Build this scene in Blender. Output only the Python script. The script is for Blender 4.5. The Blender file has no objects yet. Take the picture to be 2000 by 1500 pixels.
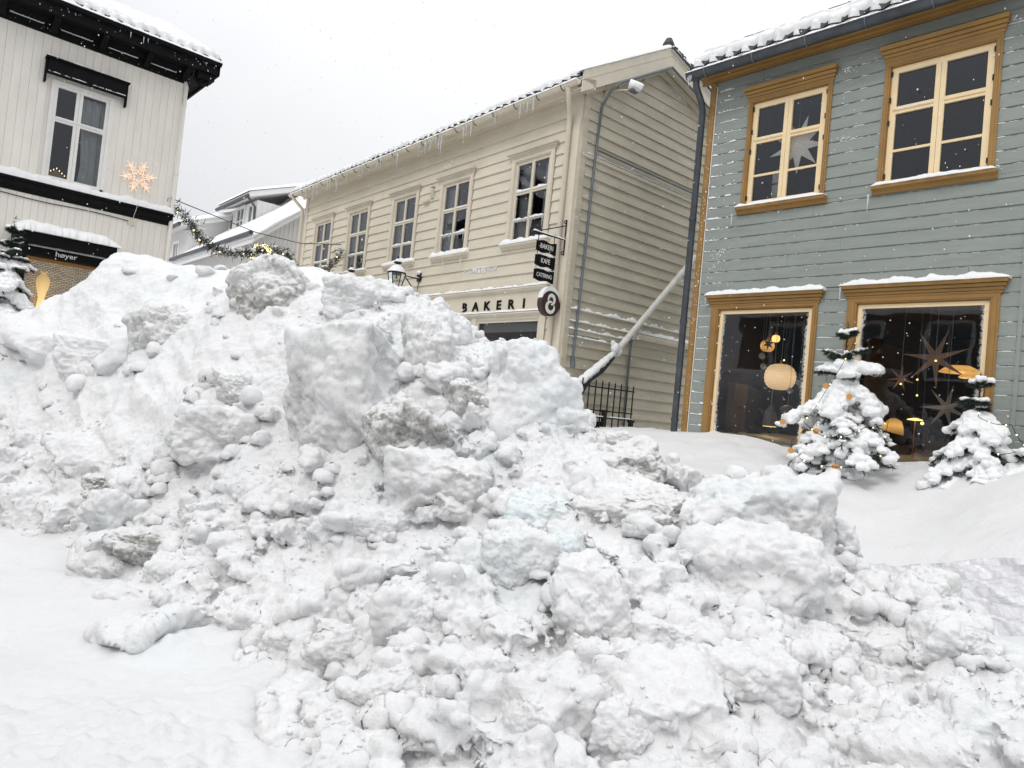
import bpy, bmesh, math, random
import numpy as np
from mathutils import Vector, Matrix
R = math.radians
random.seed(7); rng = np.random.default_rng(11)
sc = bpy.context.scene
COL = sc.collection

# ---------------------------------------------------------------- camera, sky, sun, exposure
cam = bpy.data.cameras.new("camera"); camo = bpy.data.objects.new("camera", cam); COL.objects.link(camo)
cam.sensor_width = 36; cam.lens = 1390 / 2000 * 36; cam.clip_end = 500; cam.clip_start = 0.05
_pitch = 0.03221; _roll = 0.097193
_f = Vector((0, math.cos(_pitch), math.sin(_pitch))); _r = Vector((1, 0, 0)); _u = _r.cross(_f)
_R = math.cos(_roll) * _r + math.sin(_roll) * _u; _U = math.cos(_roll) * _u - math.sin(_roll) * _r
camo.matrix_world = Matrix.Translation((0, 0, 1.6)) @ Matrix((_R, _U, -_f)).transposed().to_4x4()
sc.camera = camo
sc.view_settings.view_transform = 'Standard'; sc.view_settings.look = 'None'
sc.view_settings.gamma = 1; sc.view_settings.exposure = 0.16

SKY_LOW, SKY_TOP = .81, 1.9
SUN_ELEV, SUN_AZ = R(52), R(215)      # overcast: a broad weak sun, high behind the camera's left shoulder
w = bpy.data.worlds.new("World"); sc.world = w; w.use_nodes = True
nt = w.node_tree; nt.nodes.clear()
def N(t, typ, **kw):
    n = t.nodes.new(typ)
    for k, v in kw.items(): setattr(n, k, v)
    return n
out = N(nt, 'ShaderNodeOutputWorld'); bg = N(nt, 'ShaderNodeBackground'); bg.inputs[1].default_value = 0.1
sky = N(nt, 'ShaderNodeTexSky', sky_type='NISHITA', sun_disc=False, sun_elevation=SUN_ELEV, sun_rotation=SUN_AZ)
# closed snow-cloud deck in front of the clear sky
tc = N(nt, 'ShaderNodeTexCoord'); nz = N(nt, 'ShaderNodeTexNoise'); nz.inputs['Scale'].default_value = 1.3; nz.inputs['Detail'].default_value = 4
rp = N(nt, 'ShaderNodeValToRGB'); rp.color_ramp.elements[0].position = .3; rp.color_ramp.elements[1].position = .72
rp.color_ramp.elements[0].color = (6.7, 6.85, 7.1, 1); rp.color_ramp.elements[1].color = (9.2, 9.2, 9.25, 1)
mx = N(nt, 'ShaderNodeMixRGB'); mx.inputs[0].default_value = 0.93
nt.links.new(tc.outputs['Generated'], nz.inputs['Vector']); nt.links.new(nz.outputs[0], rp.inputs[0])
nt.links.new(sky.outputs[0], mx.inputs[1]); nt.links.new(rp.outputs[0], mx.inputs[2])
# an overcast sky is brighter overhead than at the horizon
sx = N(nt, 'ShaderNodeSeparateXYZ'); mrz = N(nt, 'ShaderNodeMapRange'); mrz.inputs[1].default_value = 0; mrz.inputs[2].default_value = 1
mrz.inputs[3].default_value = SKY_LOW; mrz.inputs[4].default_value = SKY_TOP; nt.links.new(tc.outputs['Generated'], sx.inputs[0]); pw = N(nt, 'ShaderNodeMath', operation='POWER'); pw.inputs[1].default_value = 1.45; pw.use_clamp = True; nt.links.new(sx.outputs[2], pw.inputs[0]); nt.links.new(pw.outputs[0], mrz.inputs[0])
mz = N(nt, 'ShaderNodeMixRGB', blend_type='MULTIPLY'); mz.inputs[0].default_value = 1
nt.links.new(mx.outputs[0], mz.inputs[1]); nt.links.new(mrz.outputs[0], mz.inputs[2])
nt.links.new(mz.outputs[0], bg.inputs[0]); nt.links.new(bg.outputs[0], out.inputs[0])
sun = bpy.data.lights.new("sun", 'SUN'); sun.energy = 1.0; sun.angle = R(18); sun.color = (1, .97, .93)
suno = bpy.data.objects.new("sun", sun); COL.objects.link(suno)
# Nishita rotation 0 = +Y, growing clockwise seen from above
sd = Vector((math.sin(SUN_AZ) * math.cos(SUN_ELEV), math.cos(SUN_AZ) * math.cos(SUN_ELEV), math.sin(SUN_ELEV)))
suno.rotation_euler = sd.to_track_quat('Z', 'Y').to_euler()
sc.cycles.max_bounces = 6; sc.cycles.diffuse_bounces = 4; sc.cycles.transparent_max_bounces = 8

# ---------------------------------------------------------------- noise in numpy
_perm = np.random.default_rng(3).permutation(256); _perm = np.concatenate([_perm, _perm, _perm])
_g = np.random.default_rng(4).normal(size=(256, 3)).astype(np.float32); _g /= np.linalg.norm(_g, axis=1)[:, None]
def perlin(p):
    p = np.asarray(p, np.float32); i = np.floor(p).astype(np.int64); f = p - i; i &= 255
    u = f * f * f * (f * (f * 6 - 15) + 10)
    res = np.zeros(len(p), np.float32)
    for dx in (0, 1):
        for dy in (0, 1):
            for dz in (0, 1):
                hsh = _perm[_perm[_perm[i[:, 0] + dx] + i[:, 1] + dy] + i[:, 2] + dz]
                g = _g[hsh]
                v = g[:, 0] * (f[:, 0] - dx) + g[:, 1] * (f[:, 1] - dy) + g[:, 2] * (f[:, 2] - dz)
                wt = (u[:, 0] if dx else 1 - u[:, 0]) * (u[:, 1] if dy else 1 - u[:, 1]) * (u[:, 2] if dz else 1 - u[:, 2])
                res += wt * v
    return res * 1.6
def fbm(p, oct=4, gain=.5, lac=2.03):
    a, s, r = 1., 1., 0
    for k in range(oct):
        r = r + a * perlin(p * s + 17.3 * k); a *= gain; s *= lac
    return r
def billow(p, oct=4, gain=.55, lac=2.1):     # rounded lumps parted by creases
    a, s, r, t = 1., 1., 0, 0
    for k in range(oct):
        r = r + a * np.abs(perlin(p * s + 9.7 * k)) * 2; t += a; a *= gain; s *= lac
    return r / t

def worley(p, seed=0):       # distances to the nearest and second nearest cell point
    p = np.asarray(p, np.float32); i0 = np.floor(p).astype(np.int32); f1 = np.full(len(p), 9, np.float32); f2 = f1.copy()
    for dx in (-1, 0, 1):
        for dy in (-1, 0, 1):
            for dz in (-1, 0, 1):
                c = i0 + np.array([dx, dy, dz], np.int32); m_ = c & 255
                hs = _perm[_perm[_perm[m_[:, 0]] + m_[:, 1]] + m_[:, 2]]
                o = np.stack([_perm[hs + 1 + seed], _perm[hs + 57 + seed], _perm[hs + 131 + seed]], 1).astype(np.float32)/255
                d = np.sqrt(((c + o - p)**2).sum(1)); n1 = d < f1
                f2 = np.where(n1, f1, np.minimum(f2, d)); f1 = np.where(n1, d, f1)
    return f1, f2

# ---------------------------------------------------------------- objects
def tag(o, label=None, cat=None, group=None, kind=None):
    if label: o['label'] = label
    if cat: o['category'] = cat
    if group: o['group'] = group
    if kind: o['kind'] = kind
    return o
def empty(name, loc, rz=0, label=None, cat=None, group=None, parent=None):
    o = bpy.data.objects.new(name, None); COL.objects.link(o); o.empty_display_size = .2
    o.location = loc; o.rotation_euler = (0, 0, rz); o.parent = parent
    return tag(o, label, cat, group)
def link(name, me, m=None, parent=None, smooth=False, loc=None):
    o = bpy.data.objects.new(name, me); COL.objects.link(o); o.parent = parent
    if loc is not None: o.location = loc
    for mm in (m if isinstance(m, (list, tuple)) else [m]):
        if mm: me.materials.append(mm)
    if smooth: me.shade_smooth()
    return o
def np_mesh(name, V, Fc):
    """V (n,3) array, Fc (m,k) array of equal-sized faces"""
    me = bpy.data.meshes.new(name); Fc = np.asarray(Fc, np.int32); k = Fc.shape[1]
    me.vertices.add(len(V)); me.vertices.foreach_set('co', np.asarray(V, np.float32).ravel())
    me.loops.add(Fc.size); me.loops.foreach_set('vertex_index', Fc.ravel())
    me.polygons.add(len(Fc)); me.polygons.foreach_set('loop_start', np.arange(0, Fc.size, k, dtype=np.int32))
    me.update(calc_edges=True); return me
def get_np(me):
    n = len(me.vertices); co = np.empty(n * 3, np.float32); me.vertices.foreach_get('co', co)
    no = np.empty(n * 3, np.float32); me.vertex_normals.foreach_get('vector', no)
    return co.reshape(-1, 3), no.reshape(-1, 3)
def set_np(me, co):
    me.vertices.foreach_set('co', np.asarray(co, np.float32).ravel()); me.update()
_ico = {}
def ico(n):
    if n not in _ico:
        bm = bmesh.new(); bmesh.ops.create_icosphere(bm, subdivisions=n, radius=1)
        _ico[n] = (np.array([v.co[:] for v in bm.verts], np.float32), np.array([[v.index for v in f.verts] for f in bm.faces], np.int32)); bm.free()
    return _ico[n]
def rotm(ax, ay, az):
    return np.array(Matrix.Rotation(az, 3, 'Z') @ Matrix.Rotation(ay, 3, 'Y') @ Matrix.Rotation(ax, 3, 'X'), np.float32)
def remesh(me, vox):
    o = bpy.data.objects.new('tmp', me); COL.objects.link(o)
    md = o.modifiers.new('r', 'REMESH'); md.mode = 'VOXEL'; md.voxel_size = vox; md.adaptivity = 0
    dg = bpy.context.evaluated_depsgraph_get(); dg.update()
    r = bpy.data.meshes.new_from_object(o.evaluated_get(dg), depsgraph=dg)
    bpy.data.objects.remove(o); return r

class MB:
    """collects shapes, builds ONE mesh"""
    def __init__(s): s.v = []; s.f = []
    def add(s, vs, fs, M=None):
        b = len(s.v)
        for p in vs: s.v.append(tuple(M @ Vector(p)) if M is not None else tuple(p))
        for f in fs: s.f.append(tuple(i + b for i in f))
        return s
    def box(s, x0, x1, y0, y1, z0, z1, M=None):
        return s.add([(x0,y0,z0),(x1,y0,z0),(x1,y1,z0),(x0,y1,z0),(x0,y0,z1),(x1,y0,z1),(x1,y1,z1),(x0,y1,z1)],
              [(0,3,2,1),(4,5,6,7),(0,1,5,4),(1,2,6,5),(2,3,7,6),(3,0,4,7)], M)
    def extr(s, prof, x0, x1, M=None, cap=True):
        """profile [(y,z)] closed, swept along x"""
        n = len(prof); vs = [(x0, y, z) for y, z in prof] + [(x1, y, z) for y, z in prof]
        fs = [(i, (i+1) % n, n + (i+1) % n, n + i) for i in range(n)]
        if cap: fs += [tuple(range(n))[::-1], tuple(range(n, 2*n))]
        return s.add(vs, fs, M)
    def prism(s, outl, y0, y1, M=None):
        """outline [(x,z)] closed, extruded along y"""
        n = len(outl); vs = [(x, y0, z) for x, z in outl] + [(x, y1, z) for x, z in outl]
        fs = [(i, (i+1) % n, n + (i+1) % n, n + i) for i in range(n)] + [tuple(range(n))[::-1], tuple(range(n, 2*n))]
        return s.add(vs, fs, M)
    def tube(s, pts, r, seg=10, cap=True, M=None):
        pts = [Vector(p) for p in pts]; rr = r if isinstance(r, (list, tuple)) else [r] * len(pts)
        vs, fs = [], []; up = None
        for i, p in enumerate(pts):
            d = (pts[min(i+1, len(pts)-1)] - pts[max(i-1, 0)]).normalized()
            if up is None: up = Vector((0, 0, 1)) if abs(d.z) < .9 else Vector((1, 0, 0))
            a = d.cross(up); a = a.normalized() if a.length > 1e-6 else Vector((1, 0, 0)); b = a.cross(d).normalized(); up = b
            for k in range(seg):
                t = 2 * math.pi * k / seg; vs.append(p + (a * math.cos(t) + b * math.sin(t)) * rr[i])
        for i in range(len(pts) - 1):
            for k in range(seg):
                k2 = (k+1) % seg; fs.append((i*seg+k, i*seg+k2, (i+1)*seg+k2, (i+1)*seg+k))
        if cap: fs += [tuple(range(seg))[::-1], tuple(range((len(pts)-1)*seg, len(pts)*seg))]
        return s.add(vs, fs, M)
    def lathe(s, prof, c=(0,0,0), seg=20, M=None):
        """profile [(r,z)] about the z axis through c"""
        vs, fs = [], []; n = len(prof)
        for r, z in prof:
            for k in range(seg):
                t = 2 * math.pi * k / seg; vs.append((c[0] + r*math.cos(t), c[1] + r*math.sin(t), c[2] + z))
        for i in range(n - 1):
            for k in range(seg):
                k2 = (k+1) % seg; fs.append((i*seg+k, i*seg+k2, (i+1)*seg+k2, (i+1)*seg+k))
        fs += [tuple(range(seg))[::-1], tuple(range((n-1)*seg, n*seg))]
        return s.add(vs, fs, M)
    def ball(s, c, r, n=3, sq=(1,1,1)):
        V, Fc = ico(n); b = len(s.v)
        s.v += [(c[0]+v[0]*r*sq[0], c[1]+v[1]*r*sq[1], c[2]+v[2]*r*sq[2]) for v in V.tolist()]
        s.f += [(a+b, d+b, e+b) for a, d, e in Fc.tolist()]; return s
    def mesh(s, name):
        me = bpy.data.meshes.new(name); me.from_pydata(s.v, [], s.f); me.update()
        bm = bmesh.new(); bm.from_mesh(me); bmesh.ops.recalc_face_normals(bm, faces=bm.faces); bm.to_mesh(me); bm.free()
        return me
    def pieces(s):
        """clusters of faces that touch (boxes within 8 mm)"""
        n = len(s.v); par = list(range(n))
        def find(a):
            while par[a] != a: par[a] = par[par[a]]; a = par[a]
            return a
        for f in s.f:
            r = find(f[0])
            for i in f[1:]: par[find(i)] = r
        comp = {}
        for f in s.f: comp.setdefault(find(f[0]), []).append(f)
        if len(comp) > 400: return None
        cl = []
        for fs in comp.values():
            P = [s.v[i] for f in fs for i in f]; cl.append([[min(p[k] for p in P) - .004 for k in range(3)], [max(p[k] for p in P) + .004 for k in range(3)], list(fs)])
        i = 0
        while i < len(cl):
            j = i + 1; hit = False
            while j < len(cl):
                a, b = cl[i], cl[j]
                if all(a[0][k] <= b[1][k] and b[0][k] <= a[1][k] for k in range(3)):
                    a[0] = [min(a[0][k], b[0][k]) for k in range(3)]; a[1] = [max(a[1][k], b[1][k]) for k in range(3)]; a[2] += b[2]; cl.pop(j); hit = True
                else: j += 1
            if not hit: i += 1
        return cl
    def build(s, name, m, parent=None, smooth=False, bevel=0):
        if name not in ('room', 'shop_room', 'wall', 'letter') and 1 < len(s.f) < 25000:
            cl = s.pieces()
            if cl and 2 <= len(cl) <= 12:
                first = None
                for c in sorted(cl, key=lambda c: -len(c[2])):
                    q = MB(); ids = sorted({i for f in c[2] for i in f}); mp = {i: k for k, i in enumerate(ids)}
                    q.v = [s.v[i] for i in ids]; q.f = [tuple(mp[i] for i in f) for f in c[2]]
                    o = q._build(name, m, parent, smooth, bevel); first = first or o
                return first
        return s._build(name, m, parent, smooth, bevel)
    def _build(s, name, m, parent=None, smooth=False, bevel=0):
        o = link(name, s.mesh(name), m, parent)
        if smooth:
            o.data.shade_smooth(); o.data.set_sharp_from_angle(angle=R(40))
        if bevel:
            md = o.modifiers.new('b', 'BEVEL'); md.width = bevel; md.segments = 1; md.limit_method = 'ANGLE'
        return o
PILE_POINTS=[(-3.86,6,-0.02),(-4.32,6.5,0.22),(-4.86,7.2,0.68),(-5.54,8,1.26),(-6.31,8.9,1.88),(-6.23,9.2,2.21),(-3.02,5.55,0.13),(-3.37,6.1,0.46),(-3.88,6.8,0.9),(-4.35,7.5,1.47),(-4.9,8.3,2.17),(-5.62,9.1,2.7),(-5.89,9.2,2.46),(-5.31,9.2,3.09),(-2.11,4.75,0.05),(-2.41,5.3,0.36),(-2.76,6,0.88),(-3.11,6.7,1.46),(-3.55,7.5,2.09),(-4.55,9,2.98),(-3.94,8.8,2.97),(-1.47,4.3,0.09),(-1.66,4.8,0.39),(-1.96,5.5,0.76),(-2.24,6.1,1.27),(-2.53,6.6,1.8),(-3.04,7.6,2.54),(-3.44,8.6,2.94),(-0.94,3.85,0.09),(-1.04,4.3,0.4),(-1.18,4.95,0.75),(-1.33,5.4,1.06),(-1.54,6,1.6),(-1.69,6.4,2.06),(-2.05,6.9,2.37),(-2.58,7.6,2.86),(-2.25,7.6,2.85),(-1.91,7.4,2.73),(-0.9,3.4,0),(-0.7,3.05,0),(-0.35,2.95,0.09),(-0.44,3.4,0.21),(-0.5,3.95,0.46),(-0.58,4.7,0.78),(-0.67,5.1,1.15),(-0.83,5.6,1.58),(-0.98,6,2),(-1.33,6.7,2.46),(-1.66,7.2,2.74),(-1.2,7,2.63),(0.05,2.85,0.18),(0.02,3.2,0.33),(-0.02,3.8,0.55),(-0.03,4.35,0.8),(-0.08,4.9,1.08),(-0.17,5.35,1.56),(-0.31,5.8,1.97),(-0.65,6.5,2.24),(-0.48,6.4,2.2),(-0.89,6.9,2.53),(-0.32,6.4,2.2),(0.35,2.85,0.21),(0.4,3.2,0.37),(0.43,3.75,0.61),(0.48,4.3,0.89),(0.48,4.9,1.17),(0.41,5.35,1.5),(0.24,5.75,1.93),(0.1,6.2,2.12),(0.34,5.95,2.02),(0.61,5.9,1.38),(0.85,5.8,1.26),(0.71,2.85,0.24),(0.77,3.2,0.41),(0.87,3.8,0.64),(0.98,4.3,0.88),(1.04,5,1.11),(1,5.7,1.26),(1.05,2.9,0.25),(1.16,3.3,0.41),(1.37,3.9,0.6),(1.51,4.4,0.85),(1.65,5,1.06),(1.42,5.4,1.13),(1.88,5.3,1.27),(2.16,4.95,1.22),(1.9,4.5,0.86),(1.78,4,0.53),(1.61,3.45,0.36),(1.42,3,0.23),(2.44,4.65,0.65),(2.24,4.1,0.45),(2.04,3.5,0.29),(1.82,3.1,0.22),(2.6,4.35,0.74),(2.54,3.95,0.59),(2.32,3.4,0.36),(2.54,3.6,0.5),(2,3.05,0.31),(2.4,3.35,0.39),(-6.4,11,1.2),(-5.2,11.2,1.2),(-4,11,1.2),(-3,10.6,1.1),(-2,9.8,1.1),(-1,9.3,1.1),(0,8.6,1.05),(0.8,7.9,1),(1.3,7.1,1),(-9,10,1.8),(-9,8,0.6),(-8.5,6,-0.2),(-7,5.5,-0.2),(3.4,5,0.1),(3.3,4,0.1),(3.2,3,0.1),(2.6,6,0.3),(2,6.4,0.7),(2.5,5.25,0.42),(2.35,5.6,0.4),(2.65,4.95,0.5),(2.85,4.5,0.45),(3,4.2,0.35),(0,1.8,0),(1.5,1.8,0),(-1,2.2,-0.1),(2.5,2,0),(-2,4.2,-0.2),(-1.6,3.5,-0.2),(-1.2,2.8,-0.2),(-3.2,5,-0.2),(-4.2,5.3,-0.3),(-5,5.5,-0.25)]
GROUND_POINTS=[(-3.84,5.61,0),(-2.51,3.76,0),(-1.85,2.84,0),(-2.22,4.78,0),(-1.3,2.94,-0),(-1.42,4.06,0),(-0.87,3.03,0),(-3.27,5.86,0),(3.11,6.4,0.57),(3.19,6.1,0.57),(3.66,4.95,0.69),(3.16,4.25,0.52),(2.84,3.8,0.42),(3.29,5.2,0.56),(2.42,3.2,0.34),(3.58,7.6,1.04),(4.07,8.7,1.34),(4.66,8,1.45),(4.12,7,0.97),(4.8,6.6,1.42),(4.18,5.7,0.96),(3.67,7.1,0.91),(2.22,10,1.42),(2.68,9.6,1.48),(3.13,9.3,1.47),(3.61,8.8,1.35),(2.55,8.6,1.19),(1.95,7.9,1.13),(2.5,7.5,1.11),(1.36,7.2,1.16),(1.23,9.5,1.27),(1.63,9,1.2),(0,6,0.25),(0,8,0.8),(0,10,1.15),(-4,9,0.6),(-6,12,1.1),(1,12,1.35),(-2,12,1.2),(-9,12,1),(-9,5,0),(-6,3,0),(0,1,0),(0,3,0.05),(1.3,3,0.12),(2,0,0.1),(-4,0,0),(1.5,5,0.4),(4,2,0.4),(5,4,0.8),(6.2,6.2,1.4),(7,3,0.9),(3.5,14,1.45),(-4.5,17,1.35),(-8,20,1.35),(6,9,1.5),(5,8.2,1.45)]
BLOCKS=[
 ((-2.49,7.28,2.49),(0.82,0.7,0.78),20,-5.6,0.8,"large domed snow boulder with a grimy grey underside on the crest of the heap"),
 ((-1.35,5.86,1.47),(1.07,0.89,1.18),-15,-1.6,0.35,"largest snow block of the heap, a tall scraped slab face standing left of the wedge"),
 ((-0.73,5.94,1.92),(0.49,0.44,0.82),10,-13.6,0.15,"upright icy slab with a smooth scraped face just right of the largest block"),
 ((-0.72,5.23,1.26),(0.68,0.43,0.56),0,22.4,0.45,"slanted dirty wedge of packed snow leaning over a dark crack below the largest block"),
 ((-0.29,5.39,1.53),(0.35,0.36,0.47),30,-15.6,0.4,"lumpy grey knob of snow standing on top of the slanted wedge"),
 ((0.12,5.54,1.69),(0.78,0.5,0.92),20,-13.6,0.1,"tall white slab forming the heap's steep right shoulder below the bakery window"),
 ((-0.4,4.94,0.99),(0.69,0.48,0.53),-10,-10.6,0.25,"rough block tucked beneath the slanted wedge in the middle of the heap"),
 ((-2.4,6.08,1.09),(0.79,0.56,0.5),15,2.4,0.2,"pale rounded block with a shadowed lower edge left of the largest block"),
 ((-2.48,6.39,1.53),(0.57,0.33,0.39),-25,9.4,0.35,"long low crumbly block lying above the pale rounded one on the left slope"),
 ((0.88,5.41,1.25),(0.64,0.53,0.45),10,-5.6,0.6,"grey gritty boulder below the iron railing, right of the steep shoulder"),
 ((0.94,6.03,1.41),(0.24,0.21,0.18),40,-10.6,0.1,"small white chunk perched right in front of the iron railing"),
 ((0.86,4.6,0.98),(0.71,0.39,0.35),-10,-13.6,0.5,"block with grey combed streaks down its face in the middle right of the heap"),
 ((1.76,4.82,0.98),(1.04,0.66,0.68),-8,-5.6,0.35,"wide flat-topped ledge of packed snow with a ragged right end beside the road"),
 ((1.53,4.23,0.71),(0.87,0.65,0.62),5,-11.6,0.12,"huge smooth boulder bulging below the flat-topped ledge"),
 ((0.52,3.65,0.57),(0.43,0.46,0.59),0,-8.6,0.08,"tall egg-shaped boulder with a pitted face standing in the lower middle"),
 ((0.09,4.1,0.7),(0.47,0.4,0.43),10,-0.6,0.05,"pointed white boulder like a tent left above the egg-shaped one"),
 ((0.39,4.15,0.76),(0.36,0.31,0.42),-20,-10.6,0.05,"pale bluish peaked lump wedged behind the tent-shaped boulder"),
 ((0.28,4.6,0.95),(0.53,0.37,0.33),0,-5.6,0.05,"broad bluish-white lump above the two peaked boulders"),
 ((2.57,4.27,0.7),(0.31,0.29,0.34),20,-15.6,0.15,"upright jagged chunk on the low ridge beside the ploughed road"),
 ((2.54,3.88,0.53),(0.5,0.31,0.39),-10,-25.6,0.1,"broad sloping block below the jagged chunk at the right edge of the heap"),
 ((1.22,3.41,0.42),(0.48,0.33,0.36),-5,-10.6,0.05,"smooth pillow-shaped boulder in the lower right of the heap"),
 ((1.73,3.82,0.43),(0.45,0.34,0.33),15,-10.6,0.1,"angular white block right above the pillow-shaped boulder"),
 ((2.3,4.12,0.45),(0.49,0.27,0.24),0,-10.6,0.05,"oval lump half buried below the low ridge by the road"),
 ((-0.42,3.4,0.19),(0.49,0.3,0.38),10,-17.6,0.1,"tilted flat slab with a crumbling lower rim near the bottom of the heap"),
 ((-0.82,3.43,0.02),(0.25,0.18,0.28),-20,19.4,0.6,"dirty leaning block at the lowest left corner with a dark crack beside it"),
 ((-0.62,3.26,0.06),(0.38,0.26,0.28),15,4.4,0.15,"pointed white block right of the dark crack at the bottom"),
 ((-0.38,3.81,0.4),(0.44,0.34,0.43),5,-5.6,0.2,"broad block with a hollowed grey face in the lower middle left"),
 ((-1.12,4.09,0.14),(0.37,0.27,0.31),-15,4.4,0.1,"block with a flat sloping face where the heap meets the smooth snow"),
 ((-0.73,3.8,0.19),(0.46,0.23,0.33),10,12.4,0.25,"overhanging shell of snow with a dirty underside above the tilted flat slab"),
 ((0.25,3.02,0.26),(0.33,0.26,0.33),0,-15.6,0.05,"steep-sided boulder at the bottom edge beside a deep gap"),
 ((-0.01,3.3,0.33),(0.28,0.26,0.31),20,-5.6,0.05,"rounded block right of the tilted flat slab"),
 ((0.62,3.01,0.28),(0.32,0.28,0.3),-10,-0.6,0.05,"broad white boulder with a sharp left edge at the bottom edge"),
 ((0.89,3.11,0.34),(0.22,0.18,0.18),10,-5.6,0.15,"small round block left of the pillow-shaped boulder's foot"),
 ((1.84,3.4,0.26),(0.43,0.26,0.24),0,-13.6,0.55,"low grey crumbled clod near the lower right corner"),
 ((-2.51,5.36,0.32),(0.66,0.36,0.31),-10,-15.6,0.55,"flat-topped lump with a grimy broken edge low on the left slope"),
 ((-2.25,5.05,0.2),(0.36,0.3,0.32),10,-5.6,0.12,"rounded lump bulging at the foot of the left slope"),
 ((-3.47,6.27,0.54),(0.38,0.29,0.27),0,-5.6,0.5,"grey gritty lump, left one of a pair on the left slope"),
 ((-2.3,5.5,0.57),(0.34,0.21,0.2),0,-10.6,0.1,"flattened pebble-shaped lump above the grimy flat-topped one"),
 ((-1.79,4.14,-0.01),(0.3,0.16,0.18),-10,9.4,0.1,"lone snow clod lying out on the smooth snow at lower left"),
 ((-0.76,4.78,0.74),(0.76,0.31,0.26),5,-5.6,0.05,"wide flattened mound of fused lumps under the largest block"),
 ((0.91,3.63,0.53),(0.5,0.32,0.26),0,-5.6,0.05,"plump white block right of the egg-shaped boulder"),
 ((-1.48,6.84,2.47),(0.74,0.47,0.49),15,-5.6,0.2,"bumpy shoulder of clean snow on the crest left of the wall lantern"),
 ((-4.62,7.83,1.63),(1.01,0.45,0.56),-10,6.4,0.1,"long smooth drifted ridge high on the left slope"),
 ((-3.69,7.58,2.01),(0.76,0.51,0.71),20,4.4,0.15,"soft rounded hump left below the domed boulder"),
]
# ---------------------------------------------------------------- materials
MATS = {}
def pmat(name, col, rough=.6, metal=0, var=0, vscale=6, bump=0, bscale=40, col2=None, stretch=None, coat=0, emit=None, es=0, spec=.5, sss=0):
    """procedural Principled: base colour varied by noise, bump by noise"""
    m = bpy.data.materials.new(name); m.use_nodes = True; t = m.node_tree; b = t.nodes['Principled BSDF']
    b.inputs['Roughness'].default_value = rough; b.inputs['Metallic'].default_value = metal
    b.inputs['Specular IOR Level'].default_value = spec; b.inputs['Coat Weight'].default_value = coat
    tc = N(t, 'ShaderNodeTexCoord'); mp = N(t, 'ShaderNodeMapping'); t.links.new(tc.outputs['Object'], mp.inputs[0])
    if stretch: mp.inputs['Scale'].default_value = stretch
    b.inputs['Base Color'].default_value = (*col, 1)
    if var or col2:
        n = N(t, 'ShaderNodeTexNoise'); n.inputs['Scale'].default_value = vscale; n.inputs['Detail'].default_value = 6; n.inputs['Roughness'].default_value = .65
        t.links.new(mp.outputs[0], n.inputs[0]); r = N(t, 'ShaderNodeValToRGB'); r.color_ramp.elements[0].position = .32; r.color_ramp.elements[1].position = .68
        c2 = col2 or tuple(min(1, c * (1 + var)) for c in col); c1 = tuple(c * (1 - var) for c in col) if not col2 else col
        r.color_ramp.elements[0].color = (*c1, 1); r.color_ramp.elements[1].color = (*c2, 1)
        t.links.new(n.outputs[0], r.inputs[0]); t.links.new(r.outputs[0], b.inputs['Base Color'])
    if bump:
        n2 = N(t, 'ShaderNodeTexNoise'); n2.inputs['Scale'].default_value = bscale; n2.inputs['Detail'].default_value = 5
        t.links.new(mp.outputs[0], n2.inputs[0]); bp = N(t, 'ShaderNodeBump'); bp.inputs['Strength'].default_value = bump; bp.inputs['Distance'].default_value = .01
        t.links.new(n2.outputs[0], bp.inputs['Height']); t.links.new(bp.outputs[0], b.inputs['Normal'])
    if emit:
        b.inputs['Emission Color'].default_value = (*emit, 1); b.inputs['Emission Strength'].default_value = es
    MATS[name] = m; return m
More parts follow.
